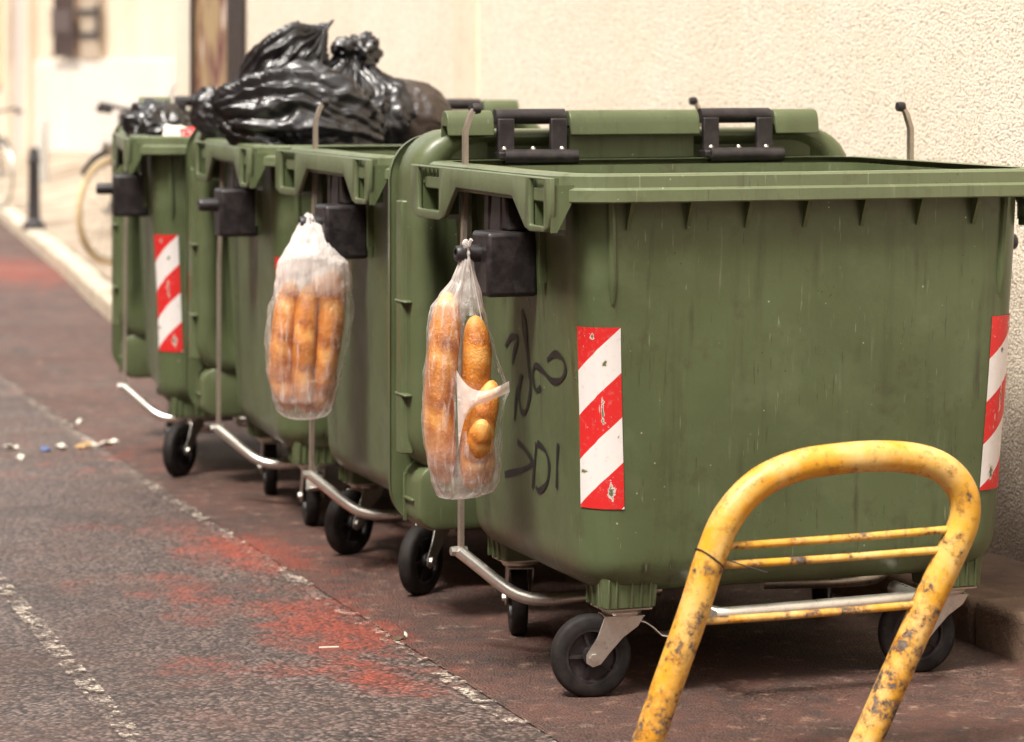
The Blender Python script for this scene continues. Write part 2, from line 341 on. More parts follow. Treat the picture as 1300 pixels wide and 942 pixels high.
SILVER = simple('bicycle_alloy', (0.5, 0.47, 0.42), 0.35, 0.9)
CREAMTYRE = simple('cream_bicycle_tyre', (0.55, 0.42, 0.24), 0.6)
LEAF = simple('dry_leaf', (0.08, 0.045, 0.025), 0.7)

# ------------------------------------------------------------------ mesh helpers
class MB:
    def __init__(s): s.v = []; s.f = []; s.sm = []
    def add(s, v, f, smooth=False):
        b = len(s.v); s.v += [tuple(x) for x in v]; s.f += [tuple(i + b for i in q) for q in f]; s.sm += [smooth] * len(f); return s
    def box(s, c, d, rot=None, taper=None):
        hx, hy, hz = d[0] / 2, d[1] / 2, d[2] / 2; v = []
        for z in (-1, 1):
            k = 1.0 if (taper is None or z > 0) else taper
            for x, y in ((-1, -1), (1, -1), (1, 1), (-1, 1)):
                p = Vector((x * hx * k, y * hy * k, z * hz))
                if rot is not None: p = rot @ p
                v.append(p + Vector(c))
        return s.add(v, [(3, 2, 1, 0), (4, 5, 6, 7), (0, 1, 5, 4), (1, 2, 6, 5), (2, 3, 7, 6), (3, 0, 4, 7)])
    def tube(s, path, r, n=12, flat=None, cap=True):
        P = [Vector(p) for p in path]; N = len(P); R = r if isinstance(r, (list, tuple)) else [r] * N
        v = []; up = None
        for i in range(N):
            t = (P[min(i + 1, N - 1)] - P[max(i - 1, 0)]).normalized()
            if up is None:
                a = Vector((0, 0, 1)) if abs(t.z) < 0.9 else Vector((0, 1, 0)); up = (a - t * a.dot(t)).normalized()
            else: up = (up - t * up.dot(t)).normalized()
            sd_ = t.cross(up)
            for k in range(n):
                a = 2 * pi * k / n; v.append(P[i] + up * (cos(a) * R[i]) + sd_ * (sin(a) * R[i] * (flat or 1)))
        f = [(i * n + k, i * n + (k + 1) % n, (i + 1) * n + (k + 1) % n, (i + 1) * n + k) for i in range(N - 1) for k in range(n)]
        s.add(v, f, True)
        if cap: s.add([v[k] for k in range(n)][::-1] + [v[(N - 1) * n + k] for k in range(n)], [tuple(range(n)), tuple(range(n, 2 * n))])
        return s
    def lathe(s, prof, n=24, M=None, smooth=True):
        v = []; M = M or Matrix()
        for (r, z) in prof:
            for k in range(n): a = 2 * pi * k / n; v.append(M @ Vector((r * cos(a), r * sin(a), z)))
        f = [(i * n + k, i * n + (k + 1) % n, (i + 1) * n + (k + 1) % n, (i + 1) * n + k) for i in range(len(prof) - 1) for k in range(n)]
        return s.add(v, f, smooth)
    def loft(s, rings, closed=True, capa=False, capb=False, smooth=True):
        n = len(rings[0]); v = [p for r in rings for p in r]; m = n if closed else n - 1
        f = [(i * n + k, i * n + (k + 1) % n, (i + 1) * n + (k + 1) % n, (i + 1) * n + k) for i in range(len(rings) - 1) for k in range(m)]
        if capa: f.append(tuple(range(n))[::-1])
        if capb: f.append(tuple(range((len(rings) - 1) * n, len(rings) * n)))
        return s.add(v, f, smooth)
    def prism(s, poly, axis, a, b):
        """polygon in the two other axes extruded along axis from a to b"""
        def mk(p, t):
            if axis == 'x': return (t, p[0], p[1])
            if axis == 'y': return (p[0], t, p[1])
            return (p[0], p[1], t)
        n = len(poly); v = [mk(p, a) for p in poly] + [mk(p, b) for p in poly]
        f = [tuple(range(n))[::-1], tuple(range(n, 2 * n))] + [(k, (k + 1) % n, n + (k + 1) % n, n + k) for k in range(n)]
        return s.add(v, f)
    def build(s, name, mat, parent=None, bevel=0, seg=2, angle=35, solid=0, loc=None, weld=False):
        me = bpy.data.meshes.new(name); me.from_pydata(s.v, [], s.f); me.materials.append(mat)
        me.polygons.foreach_set('use_smooth', [True] * len(s.f)); 
        bm = bmesh.new(); bm.from_mesh(me)
        if weld: bmesh.ops.remove_doubles(bm, verts=bm.verts, dist=1e-5)
        bmesh.ops.recalc_face_normals(bm, faces=bm.faces); bm.to_mesh(me); bm.free()
        me.set_sharp_from_angle(angle=radians(angle))
        o = bpy.data.objects.new(name, me); COL.objects.link(o)
        if parent is not None: o.parent = parent
        if loc is not None: o.location = loc
        if solid:
            md = o.modifiers.new('solid', 'SOLIDIFY'); md.thickness = solid; md.offset = 0
        if bevel:
            md = o.modifiers.new('bevel', 'BEVEL'); md.width = bevel; md.segments = seg; md.limit_method = 'ANGLE'; md.angle_limit = radians(40); md.harden_normals = False
        return o

def tag(o, label=None, cat=None, group=None, kind=None):
    if label: o['label'] = label
    if cat: o['category'] = cat
    if group: o['group'] = group
    if kind: o['kind'] = kind
    return o
def empty(name, loc=(0, 0, 0), rz=0, **k):
    o = bpy.data.objects.new(name, None); COL.objects.link(o); o.location = loc; o.rotation_euler = (0, 0, rz); o.empty_display_size = 0.2
    return tag(o, **k)
def kids(o): return [c for c in bpy.data.objects if c.parent == o]
def copy_tree(o, parent=None):
    c = o.copy(); COL.objects.link(c); c.parent = parent
    for ch in kids(o):
        if ch is not c: copy_tree(ch, c)
    return c
def rrect(hx, hy, r, z, n=7, step=0.045, cx=0, cy=0):
    """ring of points, starting at the front-left end of the front straight, counter-clockwise from above"""
    pts = []
    cs = [(hx - r, -hy + r, -pi / 2), (hx - r, hy - r, 0), (-hx + r, hy - r, pi / 2), (-hx + r, -hy + r, pi)]
    st = [((-hx + r, -hy), (hx - r, -hy)), ((hx, -hy + r), (hx, hy - r)), ((hx - r, hy), (-hx + r, hy)), ((-hx, hy - r), (-hx, -hy + r))]
    for k in range(4):
        (x0, y0), (x1, y1) = st[k]; m = STN[k % 2]
        for i in range(m): t = i / m; pts.append((cx + x0 + (x1 - x0) * t, cy + y0 + (y1 - y0) * t, z))
        a0 = cs[k][2]
        for i in range(n): a = a0 + (pi / 2) * i / n; pts.append((cx + cs[k][0] + r * cos(a), cy + cs[k][1] + r * sin(a), z))
    return pts
STN = (24, 20)

# ------------------------------------------------------------------ setting: ground
U = Vector((-0.357, 0.934, 0)).normalized()        # along the street, away from the camera
NRM = Vector((-U.y, U.x, 0))                       # away from the wall, towards the road
def sheet(name, pts, z, mat, sub=0):
    m = MB(); m.add([(x, y, z) for x, y in pts], [tuple(range(len(pts)))]); o = m.build(name, mat); return tag(o, kind='structure')
sheet('ground', [(-400, -60), (400, -60), (400, 900), (-400, 900)], -0.012, ASPHALT)
sheet('road', [(-14, 2), (3.5, 2), (3.5, 4), (-14, 95), (-40, 95)], 0.0, ASPHALT)
# worn parking strip between the joint line and the kerb
L1 = [(0.95, 4.0), (-0.455, 8.1), (-1.27, 10.5), (-2.49, 14.3), (-3.9, 19.0), (-6.6, 29), (-14, 60)]
GS = 1.027
KL = [(2.54, 4.0), (1.2, 7.66), (-2.37, 17.4), (-3.36, 21.8), (-5.08, 29.2), (-8.6, 45), (-13.0, 65)]
L1 = [(x * GS, y * GS) for x, y in L1]; KL = [(x * GS, y * GS) for x, y in KL]
sheet('parking_strip', [(x + 0.03, y) for x, y in L1] + KL[::-1], 0.004, GUTTER)
def ribbon(name, line, w_, z, mat, hy0=None):
    m = MB(); L = []
    for i, p in enumerate(line):
        a = Vector((*line[max(i - 1, 0)], 0)); b = Vector((*line[min(i + 1, len(line) - 1)], 0)); t = (b - a).normalized(); nn = Vector((-t.y, t.x, 0))
        P = Vector((*p, z)); L.append([P + nn * w_ / 2, P - nn * w_ / 2])
    m.loft(L, closed=False, smooth=False); return tag(m.build(name, mat), kind='structure')
ribbon('road_line', L1, 0.055, 0.008, LINE1)
ribbon('lane_line', [(x * GS, y * GS) for x, y in ((-0.0, 4.0), (-1.10, 7.36), (-1.48, 8.54), (-2.2, 10.8), (-3.4, 14.6))], 0.055, 0.0085, LINE2)

# kerb stones (one structure strip of blocks) and pavement behind
def kerbs():
    for name, y0, y1, mat in (('kerb', 15.6, 70, KERB), ('worn_kerb', 3.5, 15.6, KERB_DK)):
        m = MB(); pts = [Vector((*p, 0)) for p in KL]; rnd = random.Random(3)
        for i in range(len(pts) - 1):
            a, b = pts[i], pts[i + 1]; L = (b - a).length; n = max(1, round(L / 0.95)); t = (b - a) / n
            ang = atan2(t.y, t.x); R = Matrix.Rotation(ang, 3, 'Z')
            for k in range(n):
                c = a + t * (k + 0.5)
                if not (y0 <= c.y < y1): continue
                nn = Vector((t.y, -t.x, 0)).normalized()
                c = c + nn * (0.08 + rnd.uniform(-0.006, 0.006)); h = 0.125 + rnd.uniform(-0.006, 0.006)
                m.box((c.x, c.y, h / 2 - 0.03), (t.length - 0.012, 0.16, h + 0.06), R)
        tag(m.build(name, mat, bevel=0.022, seg=3), kind='structure')
kerbs()
off = 0.165
_k = [p for p in KL if p[1] > 15]; m = MB()
_rows = [[(x + off, y, 0.121), (x + off + 0.45, y + 0.15, 0.15), (x + off + 1.1, y + 0.35, 0.30), (x + 6, y + 2.0, 0.33), (x + 32, y + 10, 0.33)] for x, y in [(-1.95, 16.0)] + _k]
m.loft([[Vector(p_) for p_ in r_] for r_ in _rows], closed=False, smooth=False); tag(m.build('pavement', PAVE), kind='structure')
sheet('narrow_pavement', [(2.54 * GS + .165, 4.0 * GS), (1.2 * GS + .165, 7.66 * GS), (-1.95 + 0.165, 16.0), (-2.2 + 0.165, 17.0), (4, 17), (8, 4)], 0.117, PAVE_DK)

# ------------------------------------------------------------------ the roughcast building beside the bins
P0 = Vector((1.39, 8.4, 0)) * GS
def wall_mesh(m, t0, t1, z0, z1, n0=0.0, n1=-0.35):
    a = P0 + U * t0; b = P0 + U * t1
    q = [a + NRM * n0, b + NRM * n0, b + NRM * n1, a + NRM * n1]
    v = [(p.x, p.y, z0) for p in q] + [(p.x, p.y, z1) for p in q]
    m.add(v, [(0, 1, 2, 3), (4, 5, 6, 7), (0, 1, 5, 4), (1, 2, 6, 5), (2, 3, 7, 6), (3, 0, 4, 7)])
bld = empty('building', tuple(P0 + U * 2), 0, label='cream roughcast building rising right beside the row of green bins', cat='building')
inv = Matrix.Translation(bld.location).inverted()
def tobld(o): o.parent = bld; o.matrix_parent_inverse = inv.copy(); return o
m = MB(); wall_mesh(m, -6, 8.08, 0.0, 6.5); wall_mesh(m, 9.24, 9.62, 0.0, 6.5); wall_mesh(m, 8.08, 9.24, 0.0, 1.27); wall_mesh(m, 8.08, 9.24, 3.4, 6.5)
tobld(m.build('wall', STUCCO, weld=True))
m = MB(); wall_mesh(m, -6, 9.62, 0.0, 6.5, -0.351, -6.0); tobld(m.build('building_core', PLASTER))
m = MB(); wall_mesh(m, 4.40, 4.66, 0.12, 6.5, 0.025, -0.01); tobld(m.build('pilaster', stone('smooth_cream_render', (0.72, 0.60, 0.46), (0.82, 0.72, 0.58), 0.8), bevel=0.006))
m = MB(); wall_mesh(m, 8.083, 8.42, 1.273, 3.4, 0.02, -0.10); wall_mesh(m, 9.17, 9.237, 1.273, 3.4, 0.02, -0.10); wall_mesh(m, 8.42, 9.17, 1.273, 1.36, 0.018, -0.10)
fr = tobld(m.build('window_frame', DARKWOOD, bevel=0.004))
m = MB(); wall_mesh(m, 8.42, 9.17, 1.36, 3.4, 0.0, -0.08); wp = m.build('window_display', POSTER); wp.parent = bld; wp.matrix_parent_inverse = inv.copy()

# ------------------------------------------------------------------ far building with barred window
Q0 = Vector((-3.9, 39.6, 0)); Q1 = Vector((-13.5, 56.2, 0)); UQ = (Q1 - Q0).normalized(); NQ = Vector((-UQ.y, UQ.x, 0)); LQ = (Q1 - Q0).length
fb = empty('building', tuple(Q0 + UQ * 8), 0, label='pale far building with whitewashed plinth and barred window at the end of the street', cat='building')
invf = Matrix.Translation(fb.location).inverted()
def tofb(o): o.parent = fb; o.matrix_parent_inverse = invf.copy(); return o
def tq(px):     # distance along the far facade of the photo column px
    r = (px - 650) / F; return (r * Q0.y - Q0.x) / (UQ.x - r * UQ.y)
def q_mesh(m, t0, t1, z0, z1, n0=0.0, n1=-0.3):
    a = Q0 + UQ * t0; b = Q0 + UQ * t1; q = [a + NQ * n0, b + NQ * n0, b + NQ * n1, a + NQ * n1]
    v = [(p.x, p.y, z0) for p in q] + [(p.x, p.y, z1) for p in q]
    m.add(v, [(0, 1, 2, 3), (4, 5, 6, 7), (0, 1, 5, 4), (1, 2, 6, 5), (2, 3, 7, 6), (3, 0, 4, 7)])
m = MB(); q_mesh(m, -4, LQ + 4, 0, 8, 0, -6); tofb(m.build('wall', PLASTER))
m = MB(); q_mesh(m, -4, tq(76), 0.1, 1.68 - 0.0, 0.10, -0.01); q_mesh(m, tq(76), tq(12), 0.1, 1.66, 0.06, -0.01); tofb(m.build('plinth', WHITE_BASE, bevel=0.02))
m = MB(); q_mesh(m, tq(48), tq(42), 0.12, 8, 0.16, -0.01); q_mesh(m, tq(22), tq(18), 0.12, 8, 0.16, -0.01); tofb(m.build('pilaster', PLASTER, bevel=0.01))
m = MB(); q_mesh(m, tq(41), tq(24), 0.15, 3.6, 0.08, -0.01); tofb(m.build('door', DOORP))
m = MB(); q_mesh(m, tq(2), tq(-20), 1.3, 3.6, 0.08, -0.01); tofb(m.build('shutter', OCHRE))
m = MB(); q_mesh(m, tq(135), tq(112), 1.68, 3.2, 0.12, -0.01); sh = tofb(m.build('shutter', TAUPE))
m = MB(); z0, z1 = 1.74, 3.2
a_, b_ = tq(109), tq(82)
q_mesh(m, b_, b_ - 0.01, 0, 0.01)
m = MB(); q_mesh(m, a_, b_, 1.72, 3.2, 0.05, -0.01); wn = tofb(m.build('window', simple('dim_window_pane', (0.40, 0.27, 0.18), 0.3)))
m = MB()
for k in range(9):
    t = a_ + (b_ - a_) * (k + 0.5) / 9; q_mesh(m, t - 0.016, t + 0.016, 1.74, 3.2, 0.20, 0.17)
for z in (1.72, 2.05, 2.4): q_mesh(m, a_ - 0.1, b_ + 0.1, z, z + 0.035, 0.205, 0.165)
q_mesh(m, a_ + 0.05, b_ - 0.02, 2.1, 2.40, 0.225, 0.207)
g_ = m.build('window_grille', simple('brown_iron', (0.075, 0.05, 0.045), 0.5)); tofb(g_)
m = MB()
for z in (2.02, 2.36): q_mesh(m, tq(137), tq(109), z, z + 0.07, 0.16, 0.13)
q_mesh(m, tq(137), tq(134), 1.98, 2.5, 0.17, 0.13)
tofb(m.build('bracket', IRON))

# unseen facade and wing, added to block low light and tint the bins' ends
op = empty('building', (-10, 8, 0), 0, label='added unseen terracotta building across the street, blocking light from the bins', cat='building')
A0 = P0 + NRM * 9.5; TERRA = stone('terracotta_plaster', (0.24, 0.12, 0.065), (0.32, 0.17, 0.09), 0.8)
m = MB(); q = [A0 - U * 16, A0 + U * 26, A0 + U * 26 + NRM * 6, A0 - U * 16 + NRM * 6]
m.add([(p_.x, p_.y, -0.01) for p_ in q] + [(p_.x, p_.y, 12.0) for p_ in q], [(0, 1, 2, 3), (4, 5, 6, 7), (0, 1, 5, 4), (1, 2, 6, 5), (2, 3, 7, 6), (3, 0, 4, 7)])
o = m.build('wall', TERRA); o.parent = op; o.matrix_parent_inverse = Matrix.Translation(op.location).inverted()
m = MB(); q = [A0 - U * 16, A0 - U * 16 - NRM * 14, A0 - U * 22 - NRM * 14, A0 - U * 22]
m.add([(p_.x, p_.y, -0.01) for p_ in q] + [(p_.x, p_.y, 7.0) for p_ in q], [(0, 1, 2, 3), (4, 5, 6, 7), (0, 1, 5, 4), (1, 2, 6, 5), (2, 3, 7, 6), (3, 0, 4, 7)])
o = m.build('light_blocking_wing', TERRA); o.parent = op; o.matrix_parent_inverse = Matrix.Translation(op.location).inverted()  # unseen wing added behind the camera to stop low horizon light
for k in range(9):
    for z0 in (0.95, 4.3):
        t = -13 + 4.2 * k; m = MB(); a = A0 + U * t - NRM * 0.03; b_ = A0 + U * (t + 1.2) - NRM * 0.03; c_ = NRM * 0.05
        m.add([(p_.x, p_.y, z) for z in (z0, z0 + 1.9) for p_ in (a, b_, b_ + c_, a + c_)], [(0, 1, 2, 3), (4, 5, 6, 7), (0, 1, 5, 4), (1, 2, 6, 5), (2, 3, 7, 6), (3, 0, 4, 7)])
        o = m.build('window', TAUPE); o.parent = op; o.matrix_parent_inverse = Matrix.Translation(op.location).inverted()

# street furniture at the far left
def ground_pt(px, py, z=0.0):
    s = (py - 88) / (HC - z); return Vector(((px - 650) / s, F / s, z))
p = ground_pt(43, 291, 0.12)
bol = empty('bollard', tuple(p), label='dark iron bollard with rounded top on the pavement by the kerb', cat='bollard', group='bollards on the far pavement')
m = MB(); m.lathe([(0.0, 0.0), (0.10, 0.0), (0.10, 0.05), (0.06, 0.09), (0.055, 0.15), (0.048, 0.58), (0.058, 0.60), (0.058, 0.63), (0.045, 0.65), (0.052, 0.69), (0.035, 0.725), (0.0, 0.735)], 20); m.build('post', IRON, bol)
p = ground_pt(55, 238, 0.12); 
m = MB(); m.lathe([(0.0, 0), (0.06, 0), (0.055, 0.5), (0.055, 0.78), (0.03, 0.84), (0, 0.85)], 16); o = m.build('bollard', LPOLE, loc=tuple(p)); tag(o, 'slim pale grey bollard standing farther off behind the dark one', 'bollard', 'bollards on the far pavement')

# bicycles
def bicycle(px, py, ang, label, R=0.34, zb=0.12, tyre=None, full=True):
    P = ground_pt(px, py, zb)
    b = empty('bicycle', tuple(P), ang, label=label, cat='bicycle', group='bicycles leaning on the street walls')
    def wheel(x, nm):
        M = Matrix.Translation((x, 0, R)) @ Matrix.Rotation(pi / 2, 4, 'X')
        m = MB(); path = [(x + R * 0.95 * cos(a), 0, R + R * 0.95 * sin(a)) for a in [2 * pi * i / 40 for i in range(41)]]
        m.tube(path, 0.020, 8, cap=False); wh = m.build('wheel', tyre or CREAMTYRE, b)
        m = MB(); path = [(x + R * 0.88 * cos(a), 0, R + R * 0.88 * sin(a)) for a in [2 * pi * i / 40 for i in range(41)]]
        m.tube(path, 0.009, 6, cap=False)
        for k in range(18):
            a = 2 * pi * k / 18; m.tube([(x, 0.02 * (-1) ** k, R), (x + R * 0.88 * cos(a), 0, R + R * 0.88 * sin(a))], 0.0022, 4)
        m.tube([(x, -0.05, R), (x, 0.05, R)], 0.018, 8); m.build('rim', SILVER, wh)
        m = MB(); path = [(x + (R + 0.035) * cos(a), 0, R + (R + 0.035) * sin(a)) for a in [radians(20 + 6 * i) if x < 0 else radians(40 + 6 * i) for i in range(22)]]
        m.tube(path, 0.022, 6, flat=0.25); m.build('mudguard', IRON, wh)
    wheel(-0.52, 'a'); wheel(0.52, 'b')
    m = MB(); st = [(-0.52, 0, R), (-0.08, 0, 0.30), (-0.20, 0, 0.80), (0.33, 0, 0.82), (0.37, 0, 0.70), (0.52, 0, R)]
    for a, c in ((0, 1), (1, 2), (0, 2), (2, 3), (1, 4), (3, 4), (4, 5)): m.tube([st[a], st[c]], 0.016, 8)
    m.tube([(0.33, 0, 0.82), (0.31, 0, 0.98)], 0.014, 8); m.tube([(-0.20, 0, 0.80), (-0.23, 0, 0.93)], 0.013, 8); m.build('frame', IRON, b)
    m = MB(); m.tube([(0.22, -0.30, 0.98), (0.34, -0.22, 1.02), (0.33, 0, 0.98), (0.34, 0.22, 1.02), (0.22, 0.30, 0.98)], 0.014, 8)
    m.tube([(0.26, -0.30, 0.985), (0.12, -0.31, 0.97)], 0.022, 8); m.tube([(0.26, 0.30, 0.985), (0.12, 0.31, 0.97)], 0.022, 8)
    m.build('handlebar', IRON, b)
    m = MB(); m.box((-0.24, 0, 0.95), (0.26, 0.15, 0.05)); m.build('saddle', IRON, b, bevel=0.02, seg=3)
    m = MB(); m.tube([(-0.08, -0.10, 0.30), (-0.08, 0.10, 0.30)], 0.012, 8); m.box((0.05, -0.12, 0.22), (0.10, 0.07, 0.02)); m.box((-0.20, 0.12, 0.38), (0.10, 0.07, 0.02))
    m.tube([(-0.08, -0.07, 0.30), (0.05, -0.08, 0.22)], 0.010, 6); m.tube([(-0.08, 0.07, 0.30), (-0.20, 0.08, 0.38)], 0.010, 6); m.build('pedals', IRON, b)
    if full:
        m = MB(); m.box((0.36, 0, 0.90), (0.06, 0.10, 0.14)); m.build('front_bag', IRON, b, bevel=0.02)
        m = MB(); m.tube([(0.30, 0.28, 1.0), (0.31, 0.34, 1.12), (0.30, 0.43, 1.20), (0.28, 0.56, 1.24)], 0.006, 6); m.build('cable', IRON, b)
        m = MB(); m.lathe([(0, 0), (0.05, 0.0), (0.055, 0.03), (0.03, 0.07), (0, 0.08)], 16, Matrix.Translation((0.50, 0, 0.75)) @ Matrix.Rotation(-pi / 2, 4, 'Y').inverted()); m.build('headlight', SILVER, b)
    return b
bicycle(203, 330, radians(240), 'old bicycle with cream tyres parked behind the farthest bin', zb=0.30, tyre=CREAMTYRE)
bicycle(-20, 262, radians(-60), 'partly cut off bicycle with pale wheel at the left edge of the street', tyre=SILVER, full=False)

# ------------------------------------------------------------------ the wheeled waste container
W, D, H = 1.37, 1.17, 1.25
ZB, ZT = 0.252, 1.235
def half(z):
    t = max(0.0, min(1.0, (z - ZB) / (ZT - ZB)))
    return W / 2 - 0.123 + 0.046 * t, 0.468 + (0.535 - 0.468) * t
def body_ring(z, inset=0.0, rad=0.095, disp=True):
    hx, hy = half(max(z, ZB)); hx -= inset; hy -= inset
    pts = rrect(hx, hy, max(0.02, rad - inset), z); o = []
    for i, (x, y, zz) in enumerate(pts):
        if disp:
            d = noise.noise(Vector((x * 2.4, y * 2.4, zz * 2.0 + 3))) * 0.006 + noise.noise(Vector((x * 7, y * 7, zz * 6))) * 0.0015
            cx = 1 - (x / hx) ** 2 if abs(y) > hy - 0.03 else 0
            y2 = y + math.copysign(1, y) * (cx * 0.010 * max(0, 1 - abs(zz - 0.7) / 0.6) + d)
            x2 = x + math.copysign(1, x) * d * (1 if abs(x) > hx - 0.03 else 0)
            x, y = x2, y2
        o.append((x, y, zz))
    return o
def make_bin(label_group):
    b = empty('waste_container', (0, 0, 0), 0, label='x', cat='waste container', group=label_group)
    # ---- body: outer skin, rounded bottom, inner skin
    m = MB(); rings = []
    for i in range(7):                                        # rounded bottom edge
        a = pi / 2 * i / 6; rings.append(body_ring(ZB + 0.085 * (1 - sin(a)) if False else ZB - 0.0 + 0.085 * (1 - cos(a)), 0.085 * (1 - sin(a)) + 0.0, 0.15 - 0.055 * sin(a)))
    zz = [ZB + 0.085 + (ZT - ZB - 0.085) * k / 30 for k in range(1, 31)]
    for z in zz: rings.append(body_ring(z))
    inner = [body_ring(z, 0.012, disp=False) for z in [ZT, 1.0, 0.7, 0.5, 0.40]]
    m.loft(rings + inner, capa=True, capb=True)
    m.build('body', GREEN, b, angle=50)
    # mouldings on the body
    hx, hy = half(1.2)
    xs = [-0.49 + 0.155 * k for k in range(8)]
    for sy in (-1,):
        for x in xs[:7]:
            hx_, hy_ = half(1.17); y0 = sy * (hy_ + 0.000)
            m = MB(); m.prism([(y0 - sy * 0.02, 1.20), (y0 + sy * 0.045, 1.20), (y0 + sy * 0.004, 1.118), (y0 - sy * 0.02, 1.118)], 'x', x - 0.005, x + 0.005); m.build('rib', GREEN, b)
    for sx in (-1, 1):                                        # corner beads
        for sy in (-1, 1):
            pth = []
            for k in range(9):
                z = 1.185 - 0.24 * k / 8; hx_, hy_ = half(z); pth.append((sx * (hx_ - 0.072), sy * (hy_ - 0.001), z))
            m = MB(); m.tube(pth, [0.011] * 7 + [0.009, 0.004], 8); m.build('corner_bead', GREEN, b)
        for y in (-0.25, 0.28):                                # end-wall ribs
            m = MB(); m.prism([(y - 0.008, 1.19), (y + 0.008, 1.19), (y + 0.006, 0.98), (y - 0.006, 0.98)], 'x', sx * (half(1.0)[0] - 0.01), sx * (half(1.1)[0] + 0.014)); m.build('rib', GREEN, b)
    # mounting blocks of the castors
    for sx in (-1, 1):
        for sy in (-1, 1):
            m = MB(); cx, cy = sx * 0.445, sy * 0.375
            m.loft([[(cx + x * kx, cy + y * ky, z) for x, y, _ in rr4] for (kx, ky, z) in ((0.82, 0.82, 0.215), (0.95, 0.98, 0.220), (1.10, 1.06, 0.31)) for rr4 in [rr_small(0.072, 0.066, 0.016)]], capa=True, capb=True, smooth=False)
            for k in (-3, -2, 0, 1.2, 2.4):
                m.box((cx + k * 0.020, cy + sy * 0.067, 0.255), (0.005, 0.010, 0.070), Matrix.Rotation(-sy * 0.06, 3, 'X'))
            for k in (-2, 0, 2):
                m.box((cx + sx * 0.073, cy + k * 0.020, 0.255), (0.010, 0.005, 0.070))
            m.build('castor_mount', GREEN, b, bevel=0.002)
    # ---- rim
    m = MB(); prof = [(0.030, 1.185), (0.048, 1.183), (0.050, 1.186), (0.050, 1.212), (0.043, 1.218), (0.043, 1.244), (0.036, 1.250), (0.000, 1.250), (-0.022, 1.246), (-0.026, 1.236), (-0.026, 1.20), (-0.012, 1.195)]
    rings = []
    hx0, hy0 = half(1.235)
    for (o_, z) in prof:
        ex = o_ * (1.5 if o_ > 0 else 1.0)
        r = []
        for (x, y, zz_) in rrect(hx0, hy0, 0.085, z):
            sx_ = max(-1, min(1, x / hx0)); sy_ = max(-1, min(1, y / hy0))
            # outward direction from the corner-rounded rectangle
            dx = max(0, abs(x) - (hx0 - 0.085)) ; dy = max(0, abs(y) - (hy0 - 0.085)); L = sqrt(dx * dx + dy * dy) or 1
            r.append((x + math.copysign(dx / L * ex, x), y + math.copysign(dy / L * o_, y), z + 0.0015 * noise.noise(Vector((x * 3, y * 3, 1)))))
        rings.append(r)
    rings.append(rings[0]); m.loft(rings)
    m.build('rim', GREEN_RIM, b, angle=28)
    # ---- end skirts with the two lifting pockets
    for sx in (-1, 1):
        m = MB(); X = sx * (W / 2 + 0.003)
        cols = [(-0.545, 1.17, 1.17), (-0.53, 1.125, 0), (-0.50, 1.115, 0), (-0.40, 1.112, 0), (-0.365, 1.12, 0), (-0.27, 1.19, 0), (0.17, 1.193, 0), (0.27, 1.115, 0), (0.315, 1.105, 0), (0.50, 1.105, 0), (0.565, 1.12, 0)]
        ys = [c[0] for c in cols]; lo = [c[1] for c in cols]; top = 1.242
        holes = {2: (1.128, 1.236), 8: (1.128, 1.236)}       # interval index -> hole z-range, hole inset a bit
        V = {}; vv = []; ff = []
        def vid(y, z):
            k = (round(y, 5), round(z, 5))
            if k not in V: V[k] = len(vv); vv.append((X, y, z))
            return V[k]
        for i in range(len(ys) - 1):
            y0, y1, l0, l1 = ys[i], ys[i + 1], lo[i], lo[i + 1]
            if i in holes:
                h0, h1 = holes[i]
                ff.append((vid(y0, l0), vid(y1, l1), vid(y1, h0), vid(y0, h0))); ff.append((vid(y0, h1), vid(y1, h1), vid(y1, top), vid(y0, top)))
            else:
                ch = [vid(y0, l0), vid(y1, l1)]
                if (i + 1) in holes: ch += [vid(y1, holes[i + 1][0]), vid(y1, holes[i + 1][1])]
                ch += [vid(y1, top), vid(y0, top)]
                if (i - 1) in holes: ch += [vid(y0, holes[i - 1][1]), vid(y0, holes[i - 1][0])]
                ff.append(tuple(ch))
        m.add(vv, ff); m.build('lifting_edge', GREEN_RIM, b, bevel=0.003, solid=0.014)
        for (y0, y1) in ((-0.50, -0.40), (0.315, 0.50)):
            m = MB()
            xi = sx * (W / 2 - 0.045); xo = sx * (W / 2 - 0.006)
            m.add([(xi, y0, 1.105), (xi, y1, 1.105), (xi, y1, 1.24), (xi, y0, 1.24)], [(0, 1, 2, 3)])
            for yy in (y0 - 0.004, y1 + 0.004): m.box(((xi + xo) / 2, yy, 1.18), (abs(xo - xi), 0.005, 0.12))
            m.box(((xi + xo) / 2, (y0 + y1) / 2, 1.122), (abs(xo - xi), y1 - y0, 0.006))
            if y0 > 0:
                m.box((sx * (W / 2 - 0.025), 0.407, 1.198), (0.04, 0.185, 0.005))
                for k in range(5): m.box((sx * (W / 2 - 0.03), 0.335 + 0.036 * k, 1.22), (0.05, 0.005, 0.036))
            yy = -0.535 if y0 < 0 else 0.55
            m.prism([(sx * (W / 2 + 0.004), 1.115), (sx * (W / 2 - 0.012), 1.115), (sx * (W / 2 - 0.058), 1.20), (sx * (W / 2 - 0.058), 1.225), (sx * (W / 2 + 0.004), 1.225)], 'y', yy - 0.003, yy + 0.003)
            m.build('lifting_pocket', GREEN, b)
